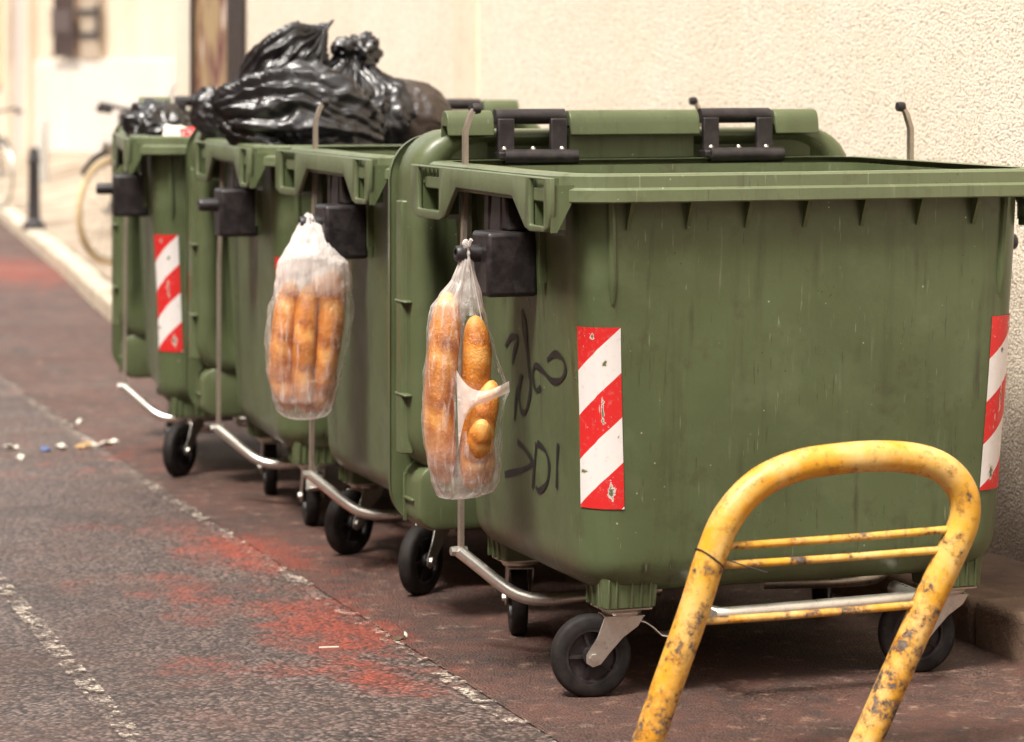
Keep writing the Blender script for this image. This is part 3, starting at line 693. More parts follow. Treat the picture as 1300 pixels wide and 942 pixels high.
    # ---- trunnion bracket and pin at each end
    for sx in (-1, 1):
        m = MB(); hx_ = half(1.0)[0]
        m.box((sx * (hx_ + 0.062), -0.115, 1.02), (0.135, 0.13, 0.158)); tr = m.build('trunnion', BLACK, b, bevel=0.012, seg=3)
        m = MB(); m.box((sx * (hx_ + 0.035), -0.06, 1.15), (0.06, 0.075, 0.12), taper=1.15); m.box((sx * (hx_ + 0.04), 0.02, 1.13), (0.05, 0.04, 0.15))
        m.prism([(-0.155, 1.10), (-0.095, 1.10), (-0.10, 1.215), (-0.115, 1.215)], 'x', sx * (hx_ + 0.01), sx * (hx_ + 0.065)); m.build('bracket', BLACK, tr, bevel=0.006)
        m = MB(); M = Matrix.Translation((sx * (hx_ + 0.125), -0.115, 1.045)) @ Matrix.Rotation(sx * pi / 2, 4, 'Y')
        m.lathe([(0.0, -0.01), (0.0215, -0.01), (0.021, 0.055), (0.0195, 0.064), (0.017, 0.067), (0.011, 0.067), (0.010, 0.057), (0, 0.057)], 24, M); m.build('pin', BLACK, tr, angle=40)
    # ---- flat lifting rods and the crank they end in
    for sx in (-1, 1):
        yr = 0.225; xr = sx * (W / 2 - 0.035)
        m = MB(); R = Matrix()
        pts = [(xr - sx * 0.03, yr, 1.40), (xr - sx * 0.014, yr, 1.375), (xr - sx * 0.0, yr, 1.335), (xr, yr, 1.2), (xr + sx * 0.010, yr, 0.9), (xr + sx * 0.012, yr, 0.27)]
        rg = []
        for (x, y, z) in pts: rg.append([(x - 0.006, y - 0.010, z), (x + 0.006, y - 0.010, z), (x + 0.006, y + 0.010, z), (x - 0.006, y + 0.010, z)])
        m.loft(rg, capa=True, capb=True, smooth=False); rod = m.build('lift_rod', STEEL2, b)
        m = MB(); M = Matrix.Translation((xr - sx * 0.03, yr, 1.392)) @ Matrix.Rotation(pi / 2, 4, 'Y'); m.lathe([(0, -0.011), (0.012, -0.011), (0.014, 0), (0.012, 0.011), (0, 0.011)], 16, M); m.build('roller', BLACK, rod)
        m = MB(); xe = xr + sx * 0.018
        path = [(xe, yr, 0.268), (xe - sx * 0.04, yr - 0.02, 0.235), (xe - sx * 0.10, yr - 0.05, 0.185), (xe - sx * 0.14, yr - 0.075, 0.160), (xe - sx * 0.19, yr - 0.10, 0.150), (xe - sx * 0.30, yr - 0.12, 0.152), (xe - sx * 0.52, yr - 0.12, 0.16)]
        m.tube(smooth_path(path, 5), 0.0165, 14); arm = m.build('lift_arm', STEEL, b)
        m = MB(); m.lathe([(0, -0.022), (0.011, -0.022), (0.012, -0.012), (0.012, 0.012), (0.011, 0.022), (0, 0.022)], 8, Matrix.Translation((xe, yr, 0.268)) @ Matrix.Rotation(pi / 2, 4, 'Y')); m.build('bolt', STEEL, arm)
    # ---- foot pedal bar under the front
    m = MB(); path = [(-0.27, -0.40, 0.215), (-0.27, -0.50, 0.212), (-0.26, -0.535, 0.211), (-0.23, -0.545, 0.21), (0.23, -0.545, 0.218), (0.275, -0.535, 0.219), (0.285, -0.50, 0.219), (0.285, -0.40, 0.22)]
    m.tube(smooth_path(path, 4), 0.019, 14); m.build('foot_pedal', STEEL, b)
    # ---- castors
    castor_specs = [(-1, -1, 172, True), (1, -1, 170, False), (-1, 1, 75, False), (1, 1, 60, False)]
    for (sx, sy, ang, brake) in castor_specs:
        cm = MB(); M0 = Matrix()
        cm.lathe([(0, 0.214), (0.045, 0.214), (0.05, 0.205), (0.046, 0.198), (0.030, 0.196), (0, 0.196)], 20, M0)
        for s_ in (-1, 1):
            poly = [(-0.058, 0.196), (0.052, 0.196), (0.060, 0.170), (0.078, 0.088), (0.062, 0.082), (0.048, 0.090), (0.005, 0.145), (-0.045, 0.178)]
            poly = [(-0.05, 0.197), (0.050, 0.197), (0.068, 0.150), (0.096, 0.108), (0.096, 0.088), (0.080, 0.078), (0.060, 0.084), (0.036, 0.112), (0.004, 0.146), (-0.034, 0.172)]
            v = [M0 @ Vector((x, s_ * 0.033 - 0.0018, z)) for x, z in poly] + [M0 @ Vector((x, s_ * 0.033 + 0.0018, z)) for x, z in poly]
            n = len(poly); cm.add(v, [tuple(range(n))[::-1], tuple(range(n, 2 * n))] + [(k, (k + 1) % n, n + (k + 1) % n, n + k) for k in range(n)])
        cm.add([M0 @ Vector(p_) for p_ in ((-0.05, -0.035, 0.197), (0.05, -0.035, 0.197), (0.05, 0.035, 0.197), (-0.05, 0.035, 0.197), (-0.05, -0.035, 0.194), (0.05, -0.035, 0.194), (0.05, 0.035, 0.194), (-0.05, 0.035, 0.194))], [(0, 1, 2, 3), (7, 6, 5, 4), (0, 4, 5, 1), (1, 5, 6, 2), (2, 6, 7, 3), (3, 7, 4, 0)])
        ca = cm.build('castor', STEEL, b, bevel=0.001); ca.location = (sx * 0.445, sy * 0.375, 0); ca.rotation_euler = (0, 0, radians(ang)); ca['corner'] = [sx, sy]
        m = MB(); MP = Matrix.Translation((sx * 0.445, sy * 0.375, 0)); pl = rr_small(0.064, 0.058, 0.014)
        m.loft([[(sx * 0.445 + x, sy * 0.375 + y, z) for x, y, _ in pl] for z in (0.213, 0.2195)], capa=True, capb=True, smooth=False); m.build('castor_plate', STEEL, b, bevel=0.001)
        MW = M0 @ Matrix.Translation((0.078, 0, 0.1)) @ Matrix.Rotation(pi / 2, 4, 'X')
        m = MB(); m.lathe([(0.066, -0.020), (0.090, -0.022), (0.0975, -0.016), (0.0998, -0.006), (0.0998, 0.006), (0.0975, 0.016), (0.090, 0.022), (0.066, 0.020), (0.066, -0.020)], 40, MW); m.build('tyre', RUBBER, ca, angle=60)
        m = MB(); m.lathe([(0.066, -0.019), (0.060, -0.019), (0.056, -0.008), (0.024, -0.006), (0.022, -0.026), (0, -0.026)], 32, MW); m.lathe([(0.066, 0.019), (0.060, 0.019), (0.056, 0.008), (0.024, 0.006), (0.022, 0.026), (0, 0.026)], 32, MW)
        for k in range(5):
            R5 = MW @ Matrix.Rotation(2 * pi * k / 5, 4, 'Z')
            vv_ = [R5 @ Vector(q) for q in ((0.02, -0.004, -0.016), (0.062, -0.004, -0.014), (0.062, 0.004, -0.014), (0.02, 0.004, -0.016), (0.02, -0.004, 0.016), (0.062, -0.004, 0.014), (0.062, 0.004, 0.014), (0.02, 0.004, 0.016))]
            m.add(vv_, [(3, 2, 1, 0), (4, 5, 6, 7), (0, 1, 5, 4), (2, 3, 7, 6)])
        m.build('wheel_hub', BLACK, ca, angle=30)
        m = MB(); m.lathe([(0, -0.043), (0.010, -0.043), (0.011, -0.034), (0.006, -0.034), (0.006, 0.034), (0.011, 0.034), (0.010, 0.043), (0, 0.043)], 6, MW); m.build('axle_bolt', STEEL, ca)
        if brake:
            m = MB(); path = [M0 @ Vector(q) for q in ((-0.03, 0, 0.185), (-0.055, 0, 0.178), (-0.075, 0, 0.165), (-0.095, 0, 0.146), (-0.12, 0, 0.142), (-0.15, 0, 0.156))]
            rg = []; wd = [0.020, 0.026, 0.030, 0.032, 0.034, 0.026]
            for q, ww in zip(path, wd):
                sd_ = (M0.to_3x3() @ Vector((0, 1, 0))) * ww; rg.append([q - sd_ + Vector((0, 0, -0.002)), q + sd_ + Vector((0, 0, -0.002)), q + sd_ + Vector((0, 0, 0.002)), q - sd_ + Vector((0, 0, 0.002))])
            m.loft(rg, capa=True, capb=True); m.build('brake_lever', STEEL, ca, bevel=0.002)
    return b
def rr_small(hx, hy, r):
    o = []
    for (cx, cy, a0) in ((hx - r, -hy + r, -pi / 2), (hx - r, hy - r, 0), (-hx + r, hy - r, pi / 2), (-hx + r, -hy + r, pi)):
        for i in range(5): a = a0 + pi / 2 * i / 4; o.append((cx + r * cos(a), cy + r * sin(a), 0))
    return o
def smooth_path(P, k=4):
    P = [Vector(p) for p in P]; o = []
    for i in range(len(P) - 1):
        p0 = P[max(i - 1, 0)]; p1 = P[i]; p2 = P[i + 1]; p3 = P[min(i + 2, len(P) - 1)]
        for j in range(k):
            t = j / k; o.append(0.5 * ((2 * p1) + (p2 - p0) * t + (2 * p0 - 5 * p1 + 4 * p2 - p3) * t * t + (3 * p1 - p0 - 3 * p2 + p3) * t ** 3))
    o.append(P[-1]); return o

# ---- stickers that follow the body surface
def surf(s, z, side):
    """point on the body skin at arc length s from the corner's middle; s>0 runs along the front towards the middle"""
    hx, hy = half(z); r = 0.095; L = r * pi / 2; s2 = s - L / 2
    if s2 > 0: x, y, nx, ny = -hx + r + s2, -hy, 0, -1
    elif s2 > -L:
        a = -pi / 2 + s2 / r; x, y, nx, ny = -hx + r + r * cos(a), -hy + r + r * sin(a), cos(a), sin(a)
    else: x, y, nx, ny = -hx, -hy + r + (-s2 - L), -1, 0
    d = 0.0
    cx = 1 - (x / hx) ** 2 if abs(y) > hy - 0.03 else 0
    dd = noise.noise(Vector((x * side * 2.4, y * 2.4, z * 2.0 + 3))) * 0.006 + noise.noise(Vector((x * side * 7, y * 7, z * 6))) * 0.0015
    y2 = y - (cx * 0.010 * max(0, 1 - abs(z - 0.7) / 0.6) + dd); x2 = x - dd * (1 if abs(x) > hx - 0.03 else 0)
    e = 0.0022
    return ((x2 + nx * e) * side, y2 + ny * e, z)
def sticker(b, side, s0, s1, z0, z1, mat, name='reflective_sticker'):
    nu, nv = 10, 22; v = []; uv = []
    for j in range(nv + 1):
        for i in range(nu + 1):
            u = i / nu; t = j / nv; v.append(surf(s0 + (s1 - s0) * u, z1 + (z0 - z1) * t, side)); uv.append((u, t))
    f = [(j * (nu + 1) + i, (j + 1) * (nu + 1) + i, (j + 1) * (nu + 1) + i + 1, j * (nu + 1) + i + 1) for j in range(nv) for i in range(nu)]
    me = bpy.data.meshes.new(name); me.from_pydata(v, [], f); me.materials.append(mat); L = me.uv_layers.new(name='UVMap')
    for p_ in me.polygons:
        p_.use_smooth = True
        for li in p_.loop_indices: L.data[li].uv = uv[me.loops[li].vertex_index]
    o = bpy.data.objects.new(name, me); COL.objects.link(o); o.parent = b; return o

# ---- lid hanging open behind a bin
def lid(b, top_handle=True):
    y0 = D / 2 + 0.03
    def slab(hx, z0, z1, r, y):
        cz = (z0 + z1) / 2; hz = (z1 - z0) / 2; o = []
        for (cx, cc, a0) in ((hx - r, -hz + r, -pi / 2), (hx - r, hz - r, 0), (-hx + r, hz - r, pi / 2), (-hx + r, -hz + r, pi)):
            for i in range(8): a = a0 + pi / 2 * i / 7; o.append((cx + r * cos(a), y, cz + cc + r * sin(a)))
        return o
    m = MB(); rg = []
    for (dy, ins) in ((0.035, 0.10), (0.010, 0.07), (0.0, 0.045), (0.006, 0.022), (0.022, 0.006), (0.05, 0.0), (0.14, 0.0), (0.155, 0.004)):
        rg.append(slab(W / 2 - 0.015 - ins, 0.40 + ins, 1.33 - ins * 0.45, 0.13, y0 + dy))
    m.loft(rg, capa=True, capb=True); l = m.build('lid', GREEN_DK, b, angle=45)
    m = MB(); rg = [slab(W / 2 + 0.0 - i_, 0.245 + i_, 1.315 - i_, 0.12, y0 + dy) for (dy, i_) in ((0.178, 0.004), (0.174, 0.0), (0.19, 0.0), (0.205, 0.004))]
    rg = [slab(W / 2 - 0.06, 0.30, 1.27, 0.10, y0 + 0.174)] + rg + [slab(W / 2 - 0.06, 0.30, 1.27, 0.10, y0 + 0.205)]
    m.loft(rg, capa=True, capb=True); m.build('lid_flange', GREEN_DK, l, angle=40)
    m = MB(); rg = [slab(W / 2 - 0.035 - i_, 0.255 + i_, 0.43, 0.05, y0 + dy) for (dy, i_) in ((0.02, 0.02), (0.025, 0.005), (0.04, 0.0), (0.165, 0.0), (0.17, 0.004))]
    m.loft(rg, capa=True, capb=True)
    for sx in (-1, 1):
        m.box((sx * (W / 2 - 0.033), y0 + 0.10, 0.335), (0.012, 0.09, 0.008)); m.box((sx * (W / 2 - 0.033), y0 + 0.135, 0.335), (0.012, 0.008, 0.13))
    m.build('lid_tray', GREEN_DK, l, bevel=0.003)
    for sx in (-1, 1):
        m = MB(); xx = sx * (W / 2 - 0.012)
        m.loft([[(xx + sx * k, y0 + 0.055 + q, z) for (k, q) in ((-0.02, 0.0), (0.012, 0.012), (0.012, 0.062), (-0.02, 0.075))] for z in (0.46, 0.48, 0.62, 0.635, 0.86, 0.875, 1.09, 1.14)], capa=True, capb=True)
        for z in (0.62, 0.87): m.box((xx + sx * 0.004, y0 + 0.075, z), (0.022, 0.10, 0.008))
        m.build('side_moulding', GREEN_DK, l, bevel=0.004)
    # rolled handle edge above the hinges
    m = MB(); prof = []
    for k in range(9): a = radians(200 - 200 * k / 8 - 10); prof.append((y0 - 0.01 + 0.030 * cos(a), 1.352 + 0.030 * sin(a)))
    prof = [(y0 - 0.045, 1.315), (y0 - 0.042, 1.345)] + prof[1:] + [(y0 + 0.022, 1.25), (y0 + 0.016, 1.25), (y0 + 0.012, 1.34), (y0 - 0.03, 1.34), (y0 - 0.040, 1.315)]
    for (xa, xb) in ((-0.585, -0.45), (-0.225, 0.165), (0.40, 0.535)):
        m = MB(); m.prism(prof, 'x', xa, xb); m.build('lid_handle', GREEN_DK, b, bevel=0.003, angle=30)
    m = MB(); m.prism([(y0 - 0.012, 1.25), (y0 - 0.012, 1.335), (y0 + 0.02, 1.335), (y0 + 0.02, 1.25)], 'x', -0.22, 0.16); m.build('hinge_plate', GREEN_DK, b, bevel=0.003, angle=30)
    for x0, x1 in ((-0.44, -0.235), (0.175, 0.39)):
        m = MB(); xm = (x0 + x1) / 2; yf = D / 2 - 0.03
        m.tube([(x0, y0 - 0.015, 1.365), (x1, y0 - 0.015, 1.365)], 0.021, 16)
        rr = lambda x: [(x, yf + 0.02, 1.262), (x, y0 - 0.035, 1.285), (x, y0 - 0.035, 1.36)]
        for x in (x0 + 0.025, x1 - 0.025):
            rg = []
            for (a, bb, cc) in rr(x): rg.append([(a - 0.024, bb - 0.010, cc), (a + 0.024, bb - 0.010, cc), (a + 0.024, bb + 0.010, cc), (a - 0.024, bb + 0.010, cc)])
            m.loft(rg, capa=True, capb=True, smooth=False)
        m.tube([(x0 + 0.01, yf - 0.005, 1.258), (x1 + 0.02, yf - 0.005, 1.258)], 0.020, 12)
        m.box((xm, yf + 0.012, 1.262), (x1 - x0 + 0.01, 0.05, 0.018))
        h = m.build('hinge', BLACK, b, bevel=0.003)
        for k in (-1, 0, 1):
            m = MB(); m.lathe([(0, 0.006), (0.005, 0.005), (0.008, 0), (0.008, -0.004)], 10, Matrix.Translation((xm + 0.085 * k, yf + 0.015, 1.279))); m.build('screw', STEEL, h)
    return l

GRP = 'green waste containers standing in a row along the wall'
binA = make_bin(GRP)
sticker(binA, 1, -0.045, 0.070, 0.462, 0.890, STICK_L); sticker(binA, -1, -0.055, 0.070, 0.462, 0.890, STICK_R)
lid(binA)
def place(b, X, Z, yaw, label):
    t = radians(yaw); ex = Vector((cos(t), sin(t), 0)); ey = Vector((-sin(t), cos(t), 0))
    b.location = Vector((X, Z, 0)) + ex * W / 2 + ey * D / 2; b.rotation_euler = (0, 0, t); b.scale = (1, 1, 1.032); b['label'] = label
    return b
binB = copy_tree(binA); binC = copy_tree(binA); binD = copy_tree(binA)
place(binA, 0.112, 6.96, 19.3, 'nearest green waste container, with black scribbles on its end and yellow barrier in front')
place(binB, -0.39, 8.42, 18.5, 'second green waste container, right behind the open lid of the nearest one')
place(binC, -0.842, 9.60, 15.4, 'green waste container heaped with shiny black rubbish bags')
place(binD, -1.42, 10.95, 10.5, 'farthest green waste container, with crumpled rubbish and a red wrapper on top')
# the second container has lost its lid
for ch in list(kids(binB)):
    if ch.name.split('.')[0] in ('lid', 'lid_handle', 'hinge', 'hinge_plate'):
        for g in list(kids(ch)): bpy.data.objects.remove(g)
        bpy.data.objects.remove(ch)
# the rods of the two far bins are pushed down level with the rim
for bb_ in (binC, binD):
    for ch in kids(bb_):
        if ch.name.split('.')[0] == 'lift_rod': ch.scale.z = 0.876; ch.location.z = 0.0335
bpy.context.view_layer.update()

for bb_, an in ((binB, {(-1, -1): 222, (-1, 1): 212, (1, -1): 160, (1, 1): 95}), (binC, {(-1, -1): 84, (-1, 1): 82, (1, -1): 70, (1, 1): 100}), (binD, {(-1, -1): 235, (-1, 1): 95, (1, -1): 70, (1, 1): 100})):
    for ch in kids(bb_):
        if ch.name.split('.')[0] == 'castor': ch.rotation_euler = (0, 0, radians(an[(int(ch['corner'][0]), int(ch['corner'][1]))]))
bpy.context.view_layer.update()

# ------------------------------------------------------------------ graffiti on the end of the nearest bin
MA = binA.matrix_world.copy(); MAi = MA.inverted()
def graf_pts(px):
    """photo pixels -> points on the end wall (body-local), only to read the tag's shape off the wall once"""
    o = []
    for (x, y) in px:
        d = Vector(((x - 650) / F, 1, -(y - 88) / F)); a = MAi @ Vector((0, 0, HC)); dd = MAi.to_3x3() @ d
        z = 0.7
        for _ in range(4):
            X = -(half(z)[0]) ; t = (X - a.x) / dd.x; z = a.z + dd.z * t
        q = a + dd * t; o.append((q.y, q.z))
    return o
strokes = {
 'I':   [(708, 563), (707, 590), (707, 620)],
 'C':   [(682, 562), (692, 572), (697, 590), (695, 612), (686, 623), (681, 618)],
 'K1':  [(681, 562), (679, 590), (677, 620)],
 'K2':  [(657, 561), (668, 572), (678, 588)],
 'K3':  [(678, 588), (664, 596), (641, 602)],
 'tag1': [(694, 457), (704, 449), (714, 456), (717, 470), (711, 482), (700, 483), (688, 470), (679, 464), (676, 478), (680, 495), (686, 492)],
 'tag2': [(662, 392), (664, 420), (670, 455), (672, 480), (668, 440), (666, 410), (661, 394)],
 'tag3': [(672, 468), (673, 495), (668, 520), (662, 522), (658, 500), (661, 475)],
 'tag4': [(641, 440), (648, 428), (656, 430), (652, 446), (650, 462)],
 'tag5': [(653, 534), (655, 505), (658, 488)],
}
m = MB()
for k, px in strokes.items():
    P = graf_pts(px); V3 = []
    for (y, z) in P:
        V3.append(Vector((0, y, z)))
    sp = smooth_path(V3, 10); rg = []
    for i, q in enumerate(sp):
        t = (sp[min(i + 1, len(sp) - 1)] - sp[max(i - 1, 0)]).normalized(); nn = Vector((0, -t.z, t.y)); ww = 0.0080
        for_pts = []
        for sgn in (-1, 1):
            p_ = q + nn * ww * sgn * (0.85 + 0.2 * sin(i * 0.35 + len(k)))
            X, Yb, Z = p_.x, p_.y, p_.z
            hx = half(Z)[0]; d = noise.noise(Vector((-hx * 2.4, Yb * 2.4, Z * 2.0 + 3))) * 0.006 + noise.noise(Vector((-hx * 7, Yb * 7, Z * 6))) * 0.0015
            for_pts.append((-hx - d - 0.0022, Yb, Z))
        rg.append(for_pts)
    m.loft(rg, closed=False, smooth=True)
g = m.build('graffiti', INK, binA); g['label'] = 'black marker scribble and letters ICK written on the end wall'

# ------------------------------------------------------------------ baguettes and thin bags hung from the pins
def baguette(path, r, loc, label, group, seed=0, slashes=5):
    P = smooth_path(path, 12); N = len(P); n = 20; v = []; bake = []; up = None
    L = [0]
    for i in range(1, N): L.append(L[-1] + (P[i] - P[i - 1]).length)
    T = L[-1]
    for i in range(N):
        t = (P[min(i + 1, N - 1)] - P[max(i - 1, 0)]).normalized()
        if up is None: a = Vector((0, -1, 0)); up = (a - t * a.dot(t)).normalized()
        else: up = (up - t * up.dot(t)).normalized()
        sd_ = t.cross(up); s = L[i]; e = min(s, T - s) / (r * 2.6); rr = r * (sqrt(max(0.0, 1 - (1 - min(1, e)) ** 2)) * 0.97 + 0.03)
        for k in range(n):
            a = 2 * pi * k / n; f = 1 + 0.03 * noise.noise(Vector((s * 9, a, seed)))
            ph = (s / T * 3.2 + 0.55 * a / pi + seed * 0.37) % 1.0; front = max(0, cos(a + 0.3))
            cut = exp(-((ph - 0.5) / 0.13) ** 2) * front * (1 if 0.1 < s / T < 0.92 else 0.3)
            ridge = exp(-((ph - 0.22) / 0.07) ** 2) * front
            f += -0.022 * cut + 0.022 * ridge + 0.018 * noise.noise(Vector((s * 12, sin(a) * 1.5, cos(a) * 1.5 + seed)))
            v.append(P[i] + (up * cos(a) + sd_ * sin(a)) * rr * f)
            bake.append(max(0, min(1, 0.42 + 0.35 * ridge - 0.40 * cut + 0.20 * noise.noise(Vector((s * 6, sin(a) * 1.6, cos(a) * 1.6 + seed + 5))) - 0.5 * max(0, 1 - s / (1.3 * r)))))
    f = [(i * n + k, i * n + (k + 1) % n, (i + 1) * n + (k + 1) % n, (i + 1) * n + k) for i in range(N - 1) for k in range(n)] + [tuple(range(n))[::-1], tuple(range((N - 1) * n, N * n))]
    me = bpy.data.meshes.new('baguette'); me.from_pydata([tuple(q) for q in v], [], f); me.materials.append(BREAD)
    at = me.attributes.new('bake', 'FLOAT', 'POINT'); at.data.foreach_set('value', bake); me.polygons.foreach_set('use_smooth', [True] * len(f))
    bm = bmesh.new(); bm.from_mesh(me); bmesh.ops.recalc_face_normals(bm, faces=bm.faces); bm.to_mesh(me); bm.free()
    o = bpy.data.objects.new('baguette', me); COL.objects.link(o); o.location = loc; return tag(o, label, 'baguette', group)

def bag(outline, depth, loc, label, holes=(), wr=0.006, seed=0, power=0.8, gathertop=0.3, gk=0.7):
    """outline: list of (z, xl, xr) from the bottom to the top"""
    n = 72; rings = []; gat = []; zs = []
    Z = [o_[0] for o_ in outline]
    def interp(z, j):
        for i in range(len(Z) - 1):
            if Z[i] <= z <= Z[i + 1]:
                t = (z - Z[i]) / (Z[i + 1] - Z[i]); t2 = t * t * (3 - 2 * t) * 0.5 + t * 0.5
                return outline[i][j] + (outline[i + 1][j] - outline[i][j]) * t2
        return outline[-1][j]
    zb, zt = Z[0], Z[-1]; K = 110
    for k in range(K + 1):
        z = zb + (zt - zb) * k / K; xl, xr = interp(z, 1), interp(z, 2); cx = (xl + xr) / 2; hx = max(0.004, (xr - xl) / 2); dy = max(0.003, min(depth, hx * 0.95)); r = []
        tt = (z - zb) / (zt - zb); amp = wr * (0.5 + 1.2 * max(0, (tt - 0.6) / 0.4) + 0.9 * max(0, (0.15 - tt) / 0.15)) * min(1, hx / 0.05)
        for i in range(n):
            a = 2 * pi * i / n; c_, s_ = cos(a), sin(a)
            x = cx + hx * math.copysign(abs(c_) ** power, c_); y = dy * math.copysign(abs(s_) ** power, s_)
            # fold lines radiating from the gathered top and bottom
            fa = abs(noise.noise(Vector((c_ * 3.2 + seed, s_ * 3.2, z * 2.2)))) + 0.6 * abs(noise.noise(Vector((c_ * 8 + seed, s_ * 8, z * 4 + 4))))
            w1 = (0.45 - fa) * amp * 2.2
            crink = noise.noise(Vector((x * 26, y * 26, z * 26 + seed))) * wr * 0.5
            r.append((x + c_ * (w1 + crink), y + s_ * (w1 + crink), z)); gat.append(min(1, gk * max(0, (tt - (1 - gathertop)) / gathertop) ** 0.7) + 0.40 * max(0, (0.30 - tt) / 0.30) + max(0, 0.30 - fa * 1.8))
        rings.append(r)
    v = [p_ for r in rings for p_ in r]; f = []
    def inhole(x, z):
        for poly in holes:
            c_ = False; j = len(poly) - 1
            for i in range(len(poly)):
                if (poly[i][1] > z) != (poly[j][1] > z) and x < (poly[j][0] - poly[i][0]) * (z - poly[i][1]) / (poly[j][1] - poly[i][1]) + poly[i][0]: c_ = not c_
                j = i
            if c_: return True
        return False
    for i in range(K):
        for k in range(n):
            q = (i * n + k, i * n + (k + 1) % n, (i + 1) * n + (k + 1) % n, (i + 1) * n + k)
            cx = sum(v[j][0] for j in q) / 4; cy = sum(v[j][1] for j in q) / 4; cz = sum(v[j][2] for j in q) / 4
            if cy < 0 and inhole(cx, cz): continue
            f.append(q)
    me = bpy.data.meshes.new('plastic_bag'); me.from_pydata(v, [], f); me.materials.append(FILM)
    at = me.attributes.new('gather', 'FLOAT', 'POINT'); at.data.foreach_set('value', [min(1, g_) for g_ in gat]); me.polygons.foreach_set('use_smooth', [True] * len(f))
    root = empty('plastic_bag', loc, label=label, cat='plastic bag', group='thin bags of baguettes hung from the bin pins')
    o = bpy.data.objects.new('bag_film', me); COL.objects.link(o); o.parent = root
    return root

def pin_world(b, out_=0.165):
    return b.matrix_world @ Vector((-(half(1.0)[0] + out_), -0.115, 1.045))
PA = pin_world(binA); PB = pin_world(binB)
sA = F / PA.y; ox = 650 + PA.x * sA; oy = 88 + (HC - PA.z) * sA
print('PIN A px', ox, oy, 'PIN B px', 650 + PB.x * F / PB.y, 88 + (HC - PB.z) * F / PB.y)
def q1(px, py): return ((px - 597) / 507.0, (318 - py) / 507.0)
XS = [(629, 574, 590), (625, 566, 615), (617, 560, 631), (603, 555, 637), (580, 548, 641), (540, 542, 641), (505, 542, 646), (490, 543, 652), (470, 545, 643), (440, 548, 632), (400, 551, 622), (385, 554, 617), (372, 566, 613), (350, 581, 609), (330, 589, 606), (312, 593, 603), (306, 595, 600)]
outA = [((318 - y) / 507.0, (xl - 597) / 507.0, (xr - 597) / 507.0) for (y, xl, xr) in XS]
hole1 = [q1(*p_) for p_ in ((597, 552), (590, 500), (598, 488), (606, 500), (622, 500), (646, 494), (641, 520), (636, 548), (618, 560))]
hole2 = [q1(*p_) for p_ in ((591, 470), (590, 420), (598, 394), (618, 392), (630, 432), (640, 468), (646, 484), (628, 484), (606, 478))]
ba = bag(outA, 0.085, tuple(PA), 'torn thin plastic bag of baguettes hung on the black pin of the nearest bin', (hole1, hole2), 0.009, 2.0)
# torn strip across the opening, knot and handle loop
m = MB()
top_ = [(586, 462, -0.075), (594, 474, -0.088), (604, 483, -0.094), (616, 487, -0.096), (628, 486, -0.090), (640, 482, -0.074), (652, 478, -0.030)]
bot_ = [(589, 560, -0.085), (592, 542, -0.092), (597, 522, -0.098), (606, 509, -0.100), (622, 502, -0.096), (638, 496, -0.078), (653, 492, -0.030)]
rg = []
for i in range(9):
    t = i / 8; row = []
    for a, b_ in zip(smooth_path([Vector((q1(x, y)[0], yy, q1(x, y)[1])) for x, y, yy in top_], 5), smooth_path([Vector((q1(x, y)[0], yy, q1(x, y)[1])) for x, y, yy in bot_], 5)):
        q_ = a.lerp(b_, t); q_.y += -0.006 * sin(pi * t) + 0.004 * noise.noise(q_ * 45); row.append(q_)
    rg.append(row)
m.loft(rg, closed=False)
m.build('torn_strip', BAND, ba)
m = MB()
loop = [(0.006, 0.0 - 0.015, -0.045), (0.008, -0.024, -0.01), (0.006, -0.018, 0.018), (0.004, 0.0, 0.026), (0.0, 0.018, 0.018), (0.0, 0.022, -0.01), (-0.004, 0.012, -0.045)]
m.tube(smooth_path(loop, 6), [0.006 + 0.002 * sin(i * 1.7) for i in range(37)], 8, flat=0.6)
m.tube(smooth_path([(0.006, -0.018, 0.02), (0.002, -0.030, 0.034), (-0.004, -0.034, 0.028), (0.0, -0.03, 0.018)], 5), 0.0045, 8); m.tube([(0.008, -0.026, 0.022), (0.014, -0.034, 0.038), (0.018, -0.036, 0.034)], [0.005, 0.004, 0.002], 8)
# two handle strips running down
m.tube(smooth_path([(0.006, -0.018, 0.01), (0.018, -0.03, -0.05), (0.030, -0.04, -0.11), (0.040, -0.05, -0.16)], 6), [0.008, 0.007, 0.006, 0.006, 0.005] + [0.004] * 14, 8, flat=0.35)
m.build('handle_loop', BAND, ba)
BG = 'baguettes in the torn bag on the nearest bin'
def bpath(pts): return [Vector((q1(x, y)[0], d, q1(x, y)[1])) for (x, y, d) in pts]
baguette(bpath([(575, 366, 0.0), (570, 430, -0.02), (563, 520, -0.02), (571, 612, 0.0)]), 0.0385, tuple(PA), 'tall upright baguette on the left side of the torn bag', BG, 1)
baguette(bpath([(609, 396, 0.0), (611, 450, -0.01), (606, 520, 0.015), (604, 610, 0.03)]), 0.0375, tuple(PA), 'baguette with its round tip in the upper opening of the torn bag', BG, 2)
baguette(bpath([(632, 478, -0.012), (620, 520, -0.03), (616, 560, -0.03), (622, 612, 0.0)]), 0.034, tuple(PA), 'baguette whose top shows just under the torn strip', BG, 3)
baguette(bpath([(619, 524, -0.10), (616, 542, -0.078), (608, 575, -0.045), (604, 615, -0.03)]), 0.034, tuple(PA), 'short baguette tip poking forward out of the lower opening', BG, 4)

